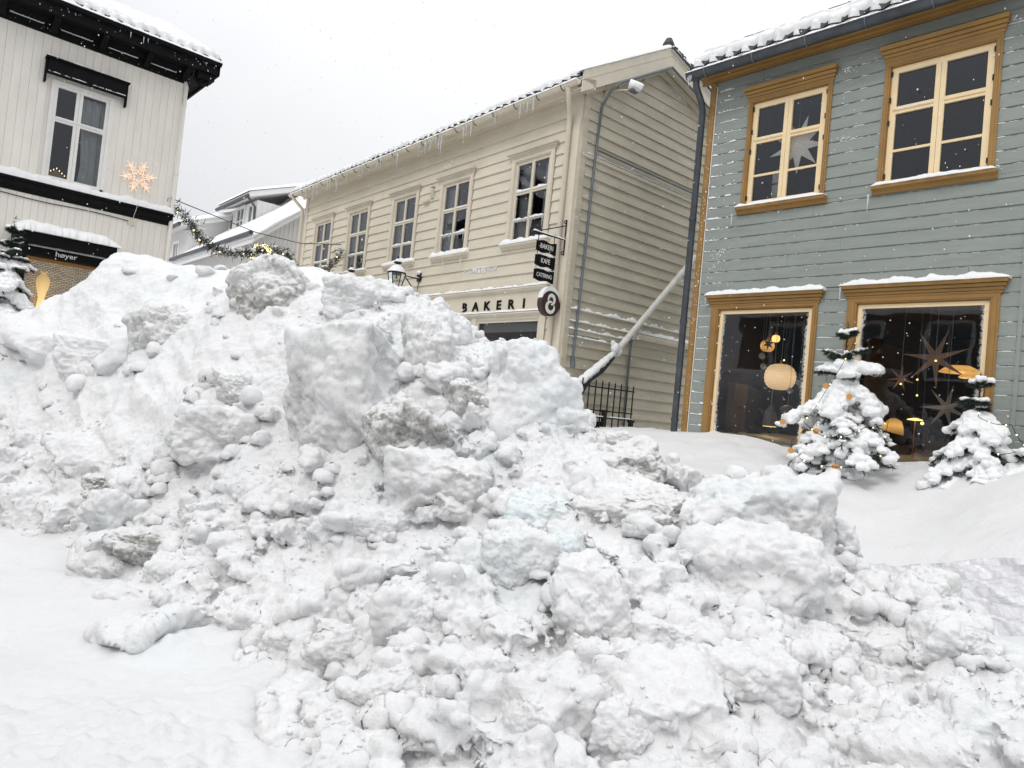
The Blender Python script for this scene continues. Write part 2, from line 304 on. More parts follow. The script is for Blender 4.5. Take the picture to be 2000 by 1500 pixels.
def snow_mat(name, dirt=.0, ice=0, bump=.75, tone=1.0):
    """packed snow; grime gathers in patches of its own shape, meltwater ice shows pale cyan"""
    m = bpy.data.materials.new(name); m.use_nodes = True; t = m.node_tree; L_ = t.links; b = t.nodes['Principled BSDF']
    b.inputs['Roughness'].default_value = .75; b.inputs['Specular IOR Level'].default_value = .25
    g = N(t, 'ShaderNodeNewGeometry'); pos = g.outputs['Position']
    def noise(sc_, det=5, ro=.6, off=0):
        n = N(t, 'ShaderNodeTexNoise'); n.inputs['Scale'].default_value = sc_; n.inputs['Detail'].default_value = det; n.inputs['Roughness'].default_value = ro
        if off:
            mp = N(t, 'ShaderNodeMapping'); mp.inputs['Location'].default_value = (off, off*.7, 0); L_.new(pos, mp.inputs[0]); L_.new(mp.outputs[0], n.inputs[0])
        else: L_.new(pos, n.inputs[0])
        return n.outputs[0]
    def ramp(src, a, c, v0=0, v1=1):
        mr = N(t, 'ShaderNodeMapRange'); mr.inputs[1].default_value = a; mr.inputs[2].default_value = c; mr.inputs[3].default_value = v0; mr.inputs[4].default_value = v1; L_.new(src, mr.inputs[0]); return mr.outputs[0]
    def mul(a, c):
        k = N(t, 'ShaderNodeMath', operation='MULTIPLY'); L_.new(a, k.inputs[0])
        if isinstance(c, float): k.inputs[1].default_value = c
        else: L_.new(c, k.inputs[1])
        return k.outputs[0]
    def mix(f, a, c):
        k = N(t, 'ShaderNodeMixRGB'); L_.new(f, k.inputs[0])
        for s_, v in ((1, a), (2, c)):
            if isinstance(v, tuple): k.inputs[s_].default_value = (*v, 1)
            else: L_.new(v, k.inputs[s_])
        return k.outputs[0]
    base = mix(noise(2.2, 3, off=4), (.735*tone, .735*tone, .74*tone), (.82*tone, .82*tone, .82*tone))
    patch = mul(ramp(noise(1.7, 4, off=11), .62 - .48 * dirt, .80 - .32 * dirt), ramp(noise(11, 8, .8), .38, .56))
    sz = N(t, 'ShaderNodeSeparateXYZ'); L_.new(g.outputs['Normal'], sz.inputs[0])
    bare = ramp(sz.outputs[2], .75, .15, .12, 1.0)          # fresh snow has dusted whatever faces up
    patch = mul(patch, bare)
    col = mix(mul(patch, .35 + .60 * dirt), base, (.25, .235, .205))
    specks = mul(ramp(noise(70, 3, .8), .66, .72), ramp(noise(2.6, 3, off=31), .5 - .1 * dirt, .72))
    col = mix(mul(specks, .8), col, (.2, .18, .15))
    icef = mul(ramp(noise(1.1, 3, off=21), .55 - .25 * ice, .74 - .22 * ice), .30 + .30 * ice)
    col = mix(icef, col, (.66, .80, .82))
    L_.new(col, b.inputs['Base Color'])
    bp = N(t, 'ShaderNodeBump'); bp.inputs['Strength'].default_value = bump; bp.inputs['Distance'].default_value = .02
    bp2 = N(t, 'ShaderNodeBump'); bp2.inputs['Strength'].default_value = bump * .8; bp2.inputs['Distance'].default_value = .004
    L_.new(noise(22, 8, .68), bp.inputs['Height']); L_.new(noise(150, 4, .7), bp2.inputs['Height']); L_.new(bp.outputs[0], bp2.inputs['Normal'])
    L_.new(bp2.outputs[0], b.inputs['Normal'])
    MATS[name] = m; return m
SNOW = snow_mat('snow_packed', .10); SNOW_CLEAN = pmat('snow_fresh', (.83, .835, .84), .8, var=.03, vscale=3, bump=.25, bscale=60, spec=.2)
SNOW_D1 = snow_mat('snow_greyish', .45); SNOW_D2 = snow_mat('snow_grimy', .95); SNOW_ICE = snow_mat('snow_icy', .05, .8)

ROADSNOW = pmat('road_snow', (.46, .46, .49), .6, col2=(.82, .82, .83), vscale=1.0, bump=.9, bscale=2.2, stretch=(14, 1.2, 3))
for n_ in ROADSNOW.node_tree.nodes:
    if n_.type == 'MAPPING': n_.inputs['Rotation'].default_value = (0, 0, R(44)); n_.vector_type = 'POINT'
    if n_.type == 'BUMP': n_.inputs['Distance'].default_value = .03
def lamp_mat(name, col, emit, es, half, k=.6, ribs=0):
    """glowing shade, brightest round the bulb's height, dimmer towards top and bottom"""
    m = pmat(name, col, .5, emit=emit, es=es); t = m.node_tree; b = t.nodes['Principled BSDF']; tc = N(t, 'ShaderNodeTexCoord'); sp = N(t, 'ShaderNodeSeparateXYZ'); t.links.new(tc.outputs['Object'], sp.inputs[0])
    a = N(t, 'ShaderNodeMath', operation='ABSOLUTE'); t.links.new(sp.outputs[2], a.inputs[0]); mr = N(t, 'ShaderNodeMapRange'); mr.inputs[1].default_value = 0; mr.inputs[2].default_value = half; mr.inputs[3].default_value = es; mr.inputs[4].default_value = es*(1-k); t.links.new(a.outputs[0], mr.inputs[0]); o = mr.outputs[0]
    if ribs:
        w_ = N(t, 'ShaderNodeMath', operation='MULTIPLY'); w_.inputs[1].default_value = ribs; t.links.new(sp.outputs[2], w_.inputs[0]); s_ = N(t, 'ShaderNodeMath', operation='SINE'); t.links.new(w_.outputs[0], s_.inputs[0]); q = N(t, 'ShaderNodeMath', operation='MULTIPLY_ADD'); q.inputs[1].default_value = .12; q.inputs[2].default_value = .9; t.links.new(s_.outputs[0], q.inputs[0])
        u = N(t, 'ShaderNodeMath', operation='MULTIPLY'); t.links.new(o, u.inputs[0]); t.links.new(q.outputs[0], u.inputs[1]); o = u.outputs[0]
    t.links.new(o, b.inputs['Emission Strength']); return m
# ---------------------------------------------------------------- terrain: ground sheet and the ploughed heap
def tps_fit(P):
    P = np.array(P, float); p = P[:, :2]; n = len(p)
    d = np.hypot(*(p[:, None] - p[None]).transpose(2, 0, 1))
    K = np.where(d > 0, d*d*np.log(d + 1e-12), 0) + 1e-3*np.eye(n)
    Q = np.c_[np.ones(n), p]; A = np.block([[K, Q], [Q.T, np.zeros((3, 3))]])
    return p, np.linalg.solve(A, np.r_[P[:, 2], 0, 0, 0])
def tps(m, x, y):
    p, wt = m; x = np.asarray(x, float); y = np.asarray(y, float); r = wt[-3] + wt[-2]*x + wt[-1]*y
    for i in range(len(p)):
        d2 = (x - p[i, 0])**2 + (y - p[i, 1])**2
        r = r + wt[i] * .5 * d2 * np.log(d2 + 1e-12)
    return r
MP, MG = tps_fit(PILE_POINTS), tps_fit(GROUND_POINTS)
def sstep(a, b, x): t = np.clip((x - a)/(b - a), 0, 1); return t*t*(3 - 2*t)
def ground_h(x, y):
    x = np.asarray(x, float); y = np.asarray(y, float)
    g = np.clip(tps(MG, x, y), -.05, 1.55)
    far = np.where(y > 10, 1.3, np.where(y < 1, .0, .6))
    k = sstep(9, 14, np.hypot(x, y - 7)); g = g*(1-k) + far*k
    return g
def road_mask(x, y):          # the ploughed lane along the shop front, right of the heap
    # lane direction runs like the shop front (0.69,-0.72)
    s = (x - 3.2)*.72 + (y - 5.6)*.69
    return sstep(.85, .55, np.abs(s + .1)) * sstep(2.3, 2.7, x + .0*y)
def build_ground():
    t = np.linspace(-1, 1, 760); gx = 70*np.sign(t)*(np.abs(t)**4*.905 + np.abs(t)*.095); gx = np.sort(gx)
    t = np.linspace(-.55, 1, 820); gy = 3.8 + 80*np.sign(t)*(np.abs(t)**4*.92 + np.abs(t)*.08); gy = np.sort(gy)
    X, Y = np.meshgrid(gx, gy); x, y = X.ravel(), Y.ravel()
    z = ground_h(x, y); p = np.c_[x, y, 0*x]
    near = sstep(14, 8, np.hypot(x, y - 4))
    z += near*(.035*fbm(p*.9, 3) + .006*fbm(p*7, 4))
    rm = road_mask(x, y); s = (x - 3.2)*.72 + (y - 5.6)*.69; a = (x*.69 - y*.72)
    q = np.c_[s*22, a*1.6, 0*x]
    z += -.10*rm
    # tyre-churned patch at the lower left corner
    tm = sstep(1.15, .55, np.hypot((x + 1.75)*.95, (y - 2.75)*1.35)); q2 = np.c_[(x*.5 - y)*3, (x + y*.5)*8, 0*x]; f1, f2 = worley(p*8.5 + 3)
    z += tm*(.045*np.abs(fbm(q2, 3, .5)) + .07*np.clip(.62 - f1, 0, 1)*sstep(-.2, .5, fbm(p*2.2, 2)) + .03*billow(p*9, 4))
    for cx_, cy_, r_, a_ in ((-1.78, 4.05, .13, .05), (-1.60, 3.98, .07, .03), (-2.6, 4.6, .03, -.02), (-1.2, 3.5, .10, .03), (-1.0, 3.3, .06, .03), (-2.2, 3.9, .025, -.015), (-2.9, 4.9, .04, -.02)):
        z += a_*np.exp(-((x - cx_)**2 + (y - cy_)**2)/(r_*r_))*(1 + .6*perlin(p*14))
    zp = tps(MP, x, y); z += sstep(1.9, 3.2, y)*sstep(7.8, 6.8, y)*sstep(-.2, -1.3, x)*sstep(-7.5, -6.5, x)*.10*sstep(-.5, .05, zp - ground_h(x, y))*(1 + .3*fbm(p*3, 3))
    # grazed scoop at the foot of the heap
    sc_ = sstep(.55, .1, np.abs((y - 5.15) + (x + 2.6)*.62)) * sstep(-3.4, -2.6, x) * sstep(-1.2, -1.8, x)
    z += sc_*(.012*fbm(np.c_[(x*.85+y*.5)*8, (y*.85-x*.5)*26, 0*x], 3))
    pk = sstep(.56, .75, fbm(p*2.3 + 40, 3)*.5 + .5)*near; z += .02*pk
    nx, ny = len(gx), len(gy); I = np.arange(nx*ny).reshape(ny, nx)
    F_ = np.stack([I[:-1, :-1], I[:-1, 1:], I[1:, 1:], I[1:, :-1]], -1).reshape(-1, 4)
    o = link('ground', np_mesh('ground', np.c_[x, y, z], F_), SNOW_GROUND, smooth=True); tag(o, kind='structure'); return o
SNOW_GROUND = snow_mat('snow_ground', .12, 0, .6, .92)
build_ground()
def build_road():
    # packed driving lane, runs parallel to the shop front
    ss = np.arange(-.75, .62, .012); aa = np.arange(-5.5, 4.5, .022); S_, A = np.meshgrid(ss, aa); s, a = S_.ravel(), A.ravel()
    x = 3.2 + (s - .1)*.72 + a*.69; y = 5.6 + (s - .1)*.69 - a*.72; p = np.c_[s*17, a*.9, 0*s]
    z = ground_h(x, y) - .045 + .045*fbm(p, 4, .65) + .020*(billow(np.c_[x, y, 0*x]*11, 4) - .4) + .03*sstep(.3, .6, np.abs(s))
    z = z - .10*sstep(.48, .62, s) - .10*sstep(-.62, -.75, s)
    nx, ny = len(ss), len(aa); I = np.arange(nx*ny).reshape(ny, nx); F_ = np.stack([I[:-1, :-1], I[1:, :-1], I[1:, 1:], I[:-1, 1:]], -1).reshape(-1, 4)
    tag(link('road', np_mesh('road', np.c_[x, y, z], F_), ROADSNOW, smooth=True), kind='structure')
build_road()

def lump(n, size, rot, seed, facets=9, soft=7, low=.18, bil=.0, freq=1.5):
    """a block of packed snow: convex facets rounded off, then lobed by noise (unit axes scaled to size)"""
    V, Fc = ico(n); r_ = np.random.default_rng(seed)
    nm = r_.normal(size=(facets, 3)); nm /= np.linalg.norm(nm, axis=1)[:, None]
    bx = np.concatenate([np.eye(3), -np.eye(3)]) + r_.normal(size=(6, 3))*.17; bx /= np.linalg.norm(bx, axis=1)[:, None]
    nm = np.concatenate([nm, bx]); dd = np.concatenate([r_.uniform(.70, .98, facets), r_.uniform(.78, .95, 6)])
    c = V @ nm.T.astype(np.float32); k = np.maximum(c, 1e-3) / dd
    rad = 1 / (np.sum(k**soft, axis=1))**(1/soft)
    P = V * rad[:, None]
    P = P * (1 + low*fbm(V*freq + seed*3.1, 3)[:, None])
    P = P * (np.array(size)/2)
    P = P @ rot.T
    return P, Fc
def vnormals(P, Fc):
    a, b, c = P[Fc[:, 0]], P[Fc[:, 1]], P[Fc[:, 2]]; fn = np.cross(b - a, c - a); n = np.zeros_like(P)
    for k in range(3):
        for j in range(3): n[:, j] += np.bincount(Fc[:, k], fn[:, j], len(P))
    return n / (np.linalg.norm(n, axis=1)[:, None] + 1e-12)

VOIDS = [(-.82, 5.42, 1.44), (-.79, 5.02, 1.0), (-.54, 4.99, 1.06), (-.37, 5.02, 1.13)]
def build_heap():
    gx = np.arange(-9.2, 3.7, .045); gy = np.arange(1.7, 10.9, .045)
    X, Y = np.meshgrid(gx, gy); x, y = X.ravel(), Y.ravel()
    zg = ground_h(x, y); zp = tps(MP, x, y)
    zp = zp + (.10 - .07*sstep(2.2, 2.8, zp))*fbm(np.c_[x, y, 0*x]*1.1, 4)*sstep(-.1, .4, zp - zg)
    z = np.where(zp > zg + .01, zp, zg - .12 - .1*sstep(0, .6, zg - zp)) - .02
    nx, ny = len(gx), len(gy); n = nx*ny; I = np.arange(n).reshape(ny, nx)
    F1 = np.stack([I[:-1, :-1], I[:-1, 1:], I[1:, 1:], I[1:, :-1]], -1).reshape(-1, 4)
    base = np.c_[x, y, 0*x - .6]; F2 = (F1 + n)[:, ::-1]
    ring = np.concatenate([I[0, :-1], I[:-1, -1], I[-1, :0:-1], I[:0:-1, 0]]); r2 = np.roll(ring, -1)
    F3 = np.stack([ring, ring + n, r2 + n, r2], -1)
    Vs = [np.concatenate([np.c_[x, y, z], base])]; T = np.concatenate([F1, F2, F3]); Fs = [np.concatenate([T[:, [0, 1, 2]], T[:, [0, 2, 3]]])]
    off = 2*n
    r_ = np.random.default_rng(5); k = 0
    NL = 26000; cx = r_.uniform(-8.5, 3.1, NL); cy = 1.9 + 8.6*r_.uniform(0, 1, NL)**1.35
    hp = tps(MP, cx, cy); hg = ground_h(cx, cy); hh = np.maximum(hp, hg)
    e = .05; nxx = (tps(MP, cx+e, cy) - tps(MP, cx-e, cy))/(2*e); nyy = (tps(MP, cx, cy+e) - tps(MP, cx, cy-e))/(2*e)
    for i in range(NL):
        up = hp[i] - hg[i]
        if up < -.01: continue
        left = sstep(-1.0, -2.2, cx[i])                     # calmer, wind-packed side
        low = sstep(1.0, .5, hh[i] - 0*hg[i])
        dens = (1 - left)*(.35 + .65*low) + left*(.05 + .6*low)
        if hh[i] > 1.0: dens *= .5
        if r_.random() > dens*.42: continue
        if any((cx[i]-b[0][0])**2 + (cy[i]-b[0][1] + .15)**2 < (.42*b[1][0])**2 and b[1][0] > .45 for b in BLOCKS): continue
        r = (.020 + .11*r_.random()**5)*(1 + .6*(cy[i] > 4.5)) * (1 + .5*left)
        if hh[i] > 2.3: r = min(r, .07)
        if r_.random() < .10: r *= 1.7
        sl = (1 + .5*r_.random(), 1, .62 + .3*r_.random())
        P, Fc = lump(3 if r > .045 else 2, (2*r*sl[0], 2*r*sl[1], 2*r*sl[2]*(1-.35*left)), rotm(r_.uniform(-.5, .5), r_.uniform(-.5, .5), r_.uniform(0, 6.28)), 100+i, facets=6, soft=16, low=.2, freq=1.6)
        nl = math.sqrt(1 + nxx[i]**2 + nyy[i]**2); pu = r*(.05 - .35*left)
        P = P + np.array([cx[i] - nxx[i]/nl*pu, cy[i] - nyy[i]/nl*pu, hh[i] + pu/nl])
        Vs.append(P); Fs.append(Fc + off); off += len(P); k += 1
    for i in range(30):          # big soft slabs on the drifted slope
        x_, y_ = r_.uniform(-6.5, -2.0), r_.uniform(5.6, 9.0); h_ = float(tps(MP, x_, y_)); 
        if h_ < .5 or h_ > 1.9 or x_ < -5.2 or i % 2: continue
        s_ = r_.uniform(.15, .30); P, Fc = lump(5, (2*s_*1.3, 2*s_*.9, 2*s_*.62), rotm(R(35) + r_.uniform(-.2, .2), r_.uniform(-.5, -.1), r_.uniform(-.5, .7)), 7000+i, facets=7, soft=11, low=.1)
        P = P + np.array([x_, y_ - .02, h_ - s_*.22]); Vs.append(P); Fs.append(Fc + off); off += len(P)
    for bi, (bp_, bs_, *_r) in enumerate(BLOCKS):      # clods fused round the foot of every block
        for j in range(int((6 + 16*max(bs_))*(.4 if bp_[2] > 1.2 else 1))):
            a_ = r_.uniform(math.pi*1.0, math.pi*2.0) if j % 4 else r_.uniform(0, math.pi); rr_ = (.014 + .045*r_.random()**2)*(1 + .8*min(1, max(bs_))); jt = r_.uniform(.42, .72)
            x_, y_ = bp_[0] + math.cos(a_)*bs_[0]*jt, bp_[1] + math.sin(a_)*bs_[1]*jt; h_ = max(float(tps(MP, x_, y_)), float(ground_h(x_, y_)))
            z_ = h_ + rr_*.2; P, Fc = lump(3, (2*rr_*r_.uniform(1, 1.5), 2*rr_, 2*rr_*.8), rotm(r_.uniform(-.5, .5), r_.uniform(-.5, .5), r_.uniform(0, 6.28)), 9000+bi*50+j, facets=7, soft=16, low=.2)
            Vs.append(P + np.array([x_, y_ - .01, z_])); Fs.append(Fc + off); off += len(P)
    for x_, y_, z_, s_ in ((-.02, 3.02, .24, .11), (.06, 3.0, .26, .07), (-.10, 3.0, .2, .06)):
        P, Fc = lump(4, (2*s_*1.2, 2*s_, 2*s_*.8), rotm(.3, .2, .5), int(s_*1000), facets=7, soft=9, low=.15); Vs.append(P + np.array([x_, y_, z_])); Fs.append(Fc + off); off += len(P)
    print('lumps', k)
    me = remesh(np_mesh('heap', np.concatenate(Vs), np.concatenate(Fs)), .0135)
    co, no = get_np(me)
    # three scales of crumbly relief, calmer on the drifted left slope
    full, fno = co, no; vis = np.where(fno[:, 2] > -.45)[0]; co, no = full[vis], fno[vis]     # the buried underside needs no relief
    calm = sstep(-1.2, -2.6, co[:, 0]) * sstep(.6, 1.3, co[:, 2])*.75 + .22*sstep(.5, .9, no[:, 2])
    q = co.astype(np.float64)
    d = .055*(fbm(q*2.6, 3)) * (1 - .3*calm)
    # drifted ridges climbing towards the right on the left slope
    rd = np.c_[(q[:, 0]*.8 - q[:, 2]*.6)*.9, q[:, 1]*.7, (q[:, 0]*.6 + q[:, 2]*.8)*2.6]
    d += .08*(1 - .7*sstep(2.2, 2.7, q[:, 2]))*np.clip(calm, 0, 1)*(1 - 2.2*np.abs(perlin(rd)) + .4*perlin(rd*2.7 + 5))*.8
    d += (.030*(billow(q*5.2 + 3, 4) - .4) + .018*(billow(q*15, 4) - .4)) * (1 - .85*np.clip(calm, 0, 1))
    cl = np.clip(calm, 0, 1); f1, f2 = worley(q*6.2); d += .055*(.50 - f1)*(1 - .7*cl)*sstep(-.35, .35, perlin(q*1.9 + 70))
    f1, f2 = worley(q*17, 9); d += .032*(.50 - f1)*(1 - .8*cl)*sstep(-.6, .3, perlin(q*2.7 + 20)); f1, f2 = worley(q*36, 21); d += .012*(.50 - f1)*(1 - .75*cl)*sstep(-.3, .4, perlin(q*4 + 60)); d += .003*fbm(q*60, 2)
    for px_, py_, pz_ in VOIDS:      # dark gaps between the blocks
        rr = ((q[:, 0]-px_)**2 + (q[:, 1]-py_)**2*.6 + (q[:, 2]-pz_)**2*2.2); d -= .13*np.exp(-rr/.010)
    co = co + no*d[:, None]; full[vis] = co; set_np(me, full)
    # loose crumbs lying on the heap
    up = np.where((no[:, 2] > .25) & (calm < .6) & (co[:, 1] < 8.5))[0]; V1, F1_ = ico(1); Cv, Cf = [], []
    pk = r_.choice(up, 11000); cm = fbm(co[pk]*1.7 + 8, 2) > -.1; pk = pk[cm]
    for j, i in enumerate(pk):
        s_ = (.0045 + .014*r_.random()**3.2); Cv.append(V1*(s_*r_.uniform(.6, 1.3, (len(V1), 1))).astype(np.float32)*np.array([1.2, 1, .8], np.float32) + co[i] + no[i]*s_*.3); Cf.append(F1_ + j*len(V1))
    cr = link('snow_crumbs', np_mesh('snow_crumbs', np.concatenate(Cv), np.concatenate(Cf)), SNOW, smooth=True); tag(cr, "loose crumbs of snow strewn over the heap", "snow crumbs", kind='stuff')
    print('heap verts', len(co))
    o = link('snow_heap', me, SNOW, smooth=True)
    tag(o, "huge ploughed heap of dirty lumpy snow filling the street in front of the houses", "snow heap"); return o
build_heap()

for i, (p, s, yaw, roll, dirt, lab) in enumerate(BLOCKS):
    big = max(s) > .6; dome = 'domed' in lab or 'egg' in lab or 'smooth boulder' in lab or 'pillow' in lab
    n = 6 if max(s) > .3 else 5
    rot = rotm(0, 0, R(yaw)) @ rotm(0, R(roll), 0)
    s = tuple(v*(1.10 if max(s) > .6 else 1.04) for v in s)
    P, Fc = lump(n, s, rot, 900+i*7, facets=12 if dome else 8, soft=6 if dome else 22 if big else 12, low=.11 if dome else .06 if big else .10)
    P0 = P.copy()
    def fit(P):      # keep the block's width and height whatever its turn
        for k, t_ in ((0, s[0]), (2, s[2])): P[:, k] *= t_/(P[:, k].max() - P[:, k].min())
        return P
    P = fit(P)
    no = vnormals(P, Fc); q = P + np.array(p)
    sc_ = min(1, max(s)/.7); up = np.clip(no[:, 2], 0, 1)
    d = sc_*.045*fbm(q*3.1, 3) + sc_*.040*(billow(q*5.6 + 3, 4) - .35) + .016*(billow(q*13, 4) - .4)*(1 - .5*up) + .006*(billow(q*34, 2) - .4)
    f1, f2 = worley(q*9, 4); d += sc_*.035*(.5 - f1)*sstep(-.1, .5, perlin(q*2.4 + 30)); f1, f2 = worley(q*22, 14); d += .020*(.5 - f1)*sstep(-.5, .4, perlin(q*3.3 + 10)); f1, f2 = worley(q*48, 3); d += .007*(.5 - f1)
    if big: d += .014*fbm(np.c_[q[:, 0]*14, q[:, 1]*14, q[:, 2]*2.0], 3)*(1 - np.abs(no[:, 2]))   # scraped by the plough blade
    # chips broken off along the rims
    ch = np.clip(perlin(q*4.3 + 50) - .18, 0, 1); d -= .10*sc_*ch*(ch < .9)
    P = fit(P + no*d[:, None])
    m = SNOW_D2 if dirt > .38 else SNOW_D1 if dirt > .13 else (SNOW_ICE if 'bluish' in lab else SNOW)
    o = link('snow_block', np_mesh('snow_block', P, Fc), m, smooth=True, loc=p)
    tag(o, lab, "snow block", "blocks of packed snow in the ploughed heap")
# ---------------------------------------------------------------- paints and other surfaces
SAGE = pmat('sage_paint', (.260, .286, .262), .55, var=.10, vscale=1.6, bump=.35, bscale=9, stretch=(1, 1, 5))
OCHRE = pmat('ochre_paint', (.30, .165, .045), .5, var=.16, vscale=2.5, bump=.2, bscale=20)
BUTTER = pmat('butter_paint', (.84, .66, .40), .5, var=.06, vscale=4, bump=.15, bscale=30)
BCREAM = pmat('cream_paint', (.64, .585, .475), .6, var=.09, vscale=1.1, bump=.3, bscale=9, stretch=(1, 1, 4))
GABLEP = pmat('shaded_cream_paint', (.52, .475, .375), .65, var=.14, vscale=1.3, bump=.35, bscale=9, stretch=(1, 1, 4))  # bakery cream darkened: the gable side's shade is put into the paint colour
BTRIM = pmat('cream_trim_paint', (.66, .60, .49), .55, var=.07, vscale=2, bump=.15, bscale=20)
LWHITE = pmat('offwhite_boards', (.79, .755, .69), .6, var=.05, vscale=1.5, bump=.25, bscale=12, stretch=(3, 3, 1))
WHITE = pmat('white_paint', (.78, .77, .74), .5, var=.04, vscale=3)
FWHITE = pmat('pale_grey_boards', (.74, .73, .72), .6, var=.05, vscale=1.2)
BLACK = pmat('black_paint', (.006, .006, .007), .75, var=.3, vscale=5, spec=.15)
IRON = pmat('black_iron', (.015, .015, .017), .55, metal=.3, bump=.2, bscale=60)
ZINC = pmat('dark_zinc', (.085, .095, .105), .45, metal=.6, var=.25, vscale=5)
CONDUIT = pmat('grey_conduit', (.16, .18, .20), .5, metal=.4, var=.2, vscale=9)
TILE = pmat('dark_tile', (.03, .03, .033), .5, var=.3, vscale=8)
DARK = pmat('dark_interior', (.075, .08, .09), .9, var=.3, vscale=2)
GREYROOM = pmat('grey_interior', (.15, .16, .17), .9, var=.5, vscale=2)
DARKB = pmat('shop_interior', (.045, .04, .045), .9, var=.4, vscale=1.5)
ICE = pmat('ice', (.75, .80, .82), .15, spec=.7); ICE.node_tree.nodes['Principled BSDF'].inputs['Transmission Weight'].default_value = .35
def glass_mat():
    m = bpy.data.materials.new('window_glass'); m.use_nodes = True; t = m.node_tree; t.nodes.clear()
    o = N(t, 'ShaderNodeOutputMaterial'); mix = N(t, 'ShaderNodeMixShader'); tr = N(t, 'ShaderNodeBsdfTransparent'); gl = N(t, 'ShaderNodeBsdfGlossy')
    tr.inputs[0].default_value = (.80, .82, .82, 1); gl.inputs['Roughness'].default_value = .02; gl.inputs[0].default_value = (.9, .93, 1, 1)
    fr = N(t, 'ShaderNodeFresnel'); fr.inputs[0].default_value = 1.5
    k = N(t, 'ShaderNodeMath', operation='MULTIPLY_ADD'); k.inputs[1].default_value = 1.5; k.inputs[2].default_value = .0
    nn = N(t, 'ShaderNodeTexNoise'); nn.inputs['Scale'].default_value = 1.6; bp = N(t, 'ShaderNodeBump'); bp.inputs['Strength'].default_value = .12; bp.inputs['Distance'].default_value = .02
    tc = N(t, 'ShaderNodeTexCoord'); t.links.new(tc.outputs['Object'], nn.inputs[0]); t.links.new(nn.outputs[0], bp.inputs['Height']); t.links.new(bp.outputs[0], gl.inputs['Normal'])
    t.links.new(fr.outputs[0], k.inputs[0]); t.links.new(k.outputs[0], mix.inputs[0]); t.links.new(tr.outputs[0], mix.inputs[1]); t.links.new(gl.outputs[0], mix.inputs[2]); t.links.new(mix.outputs[0], o.inputs[0]); return m
GLASS = glass_mat()
def frost_mat(name, inset, lower=0, dens=.5, right=0):
    """hoar frost creeping in from the edges of a pane"""
    m = bpy.data.materials.new(name); m.use_nodes = True; t = m.node_tree; b = t.nodes['Principled BSDF']; b.inputs['Base Color'].default_value = (.85, .87, .9, 1); b.inputs['Roughness'].default_value = .8
    tc = N(t, 'ShaderNodeTexCoord'); s = N(t, 'ShaderNodeSeparateXYZ'); t.links.new(tc.outputs['Generated'], s.inputs[0])
    def M_(op, a, c):
        k = N(t, 'ShaderNodeMath', operation=op)
        for j, v in ((0, a), (1, c)):
            if isinstance(v, (int, float)): k.inputs[j].default_value = v
            else: t.links.new(v, k.inputs[j])
        return k.outputs[0]
    e = M_('MINIMUM', s.outputs[0], M_('SUBTRACT', 1, s.outputs[0])); e = M_('MINIMUM', e, M_('MULTIPLY', s.outputs[2], 1.0 if not lower else 1/lower))
    n = N(t, 'ShaderNodeTexNoise'); n.inputs['Scale'].default_value = 3; n.inputs['Detail'].default_value = 3; t.links.new(tc.outputs['Object'], n.inputs[0])
    n2 = N(t, 'ShaderNodeTexNoise'); n2.inputs['Scale'].default_value = 55; n2.inputs['Detail'].default_value = 3; t.links.new(tc.outputs['Object'], n2.inputs[0])
    e = M_('ADD', e, M_('MULTIPLY', M_('SUBTRACT', n.outputs[0], .5), inset*1.6))
    mr = N(t, 'ShaderNodeMapRange'); mr.inputs[1].default_value = inset; mr.inputs[2].default_value = 0; t.links.new(e, mr.inputs[0])
    g = N(t, 'ShaderNodeMapRange'); g.inputs[1].default_value = .62 - .2*dens; g.inputs[2].default_value = .68 - .1*dens; t.links.new(M_('ADD', n2.outputs[0], M_('MULTIPLY', mr.outputs[0], .22)), g.inputs[0])
    t.links.new(M_('MULTIPLY', M_('MULTIPLY', mr.outputs[0], g.outputs[0]), .85), b.inputs['Alpha']); return m
FROST = frost_mat('frost', .045, dens=.3); FROST_LOW = frost_mat('frost_low', .04, lower=.22, dens=.5)

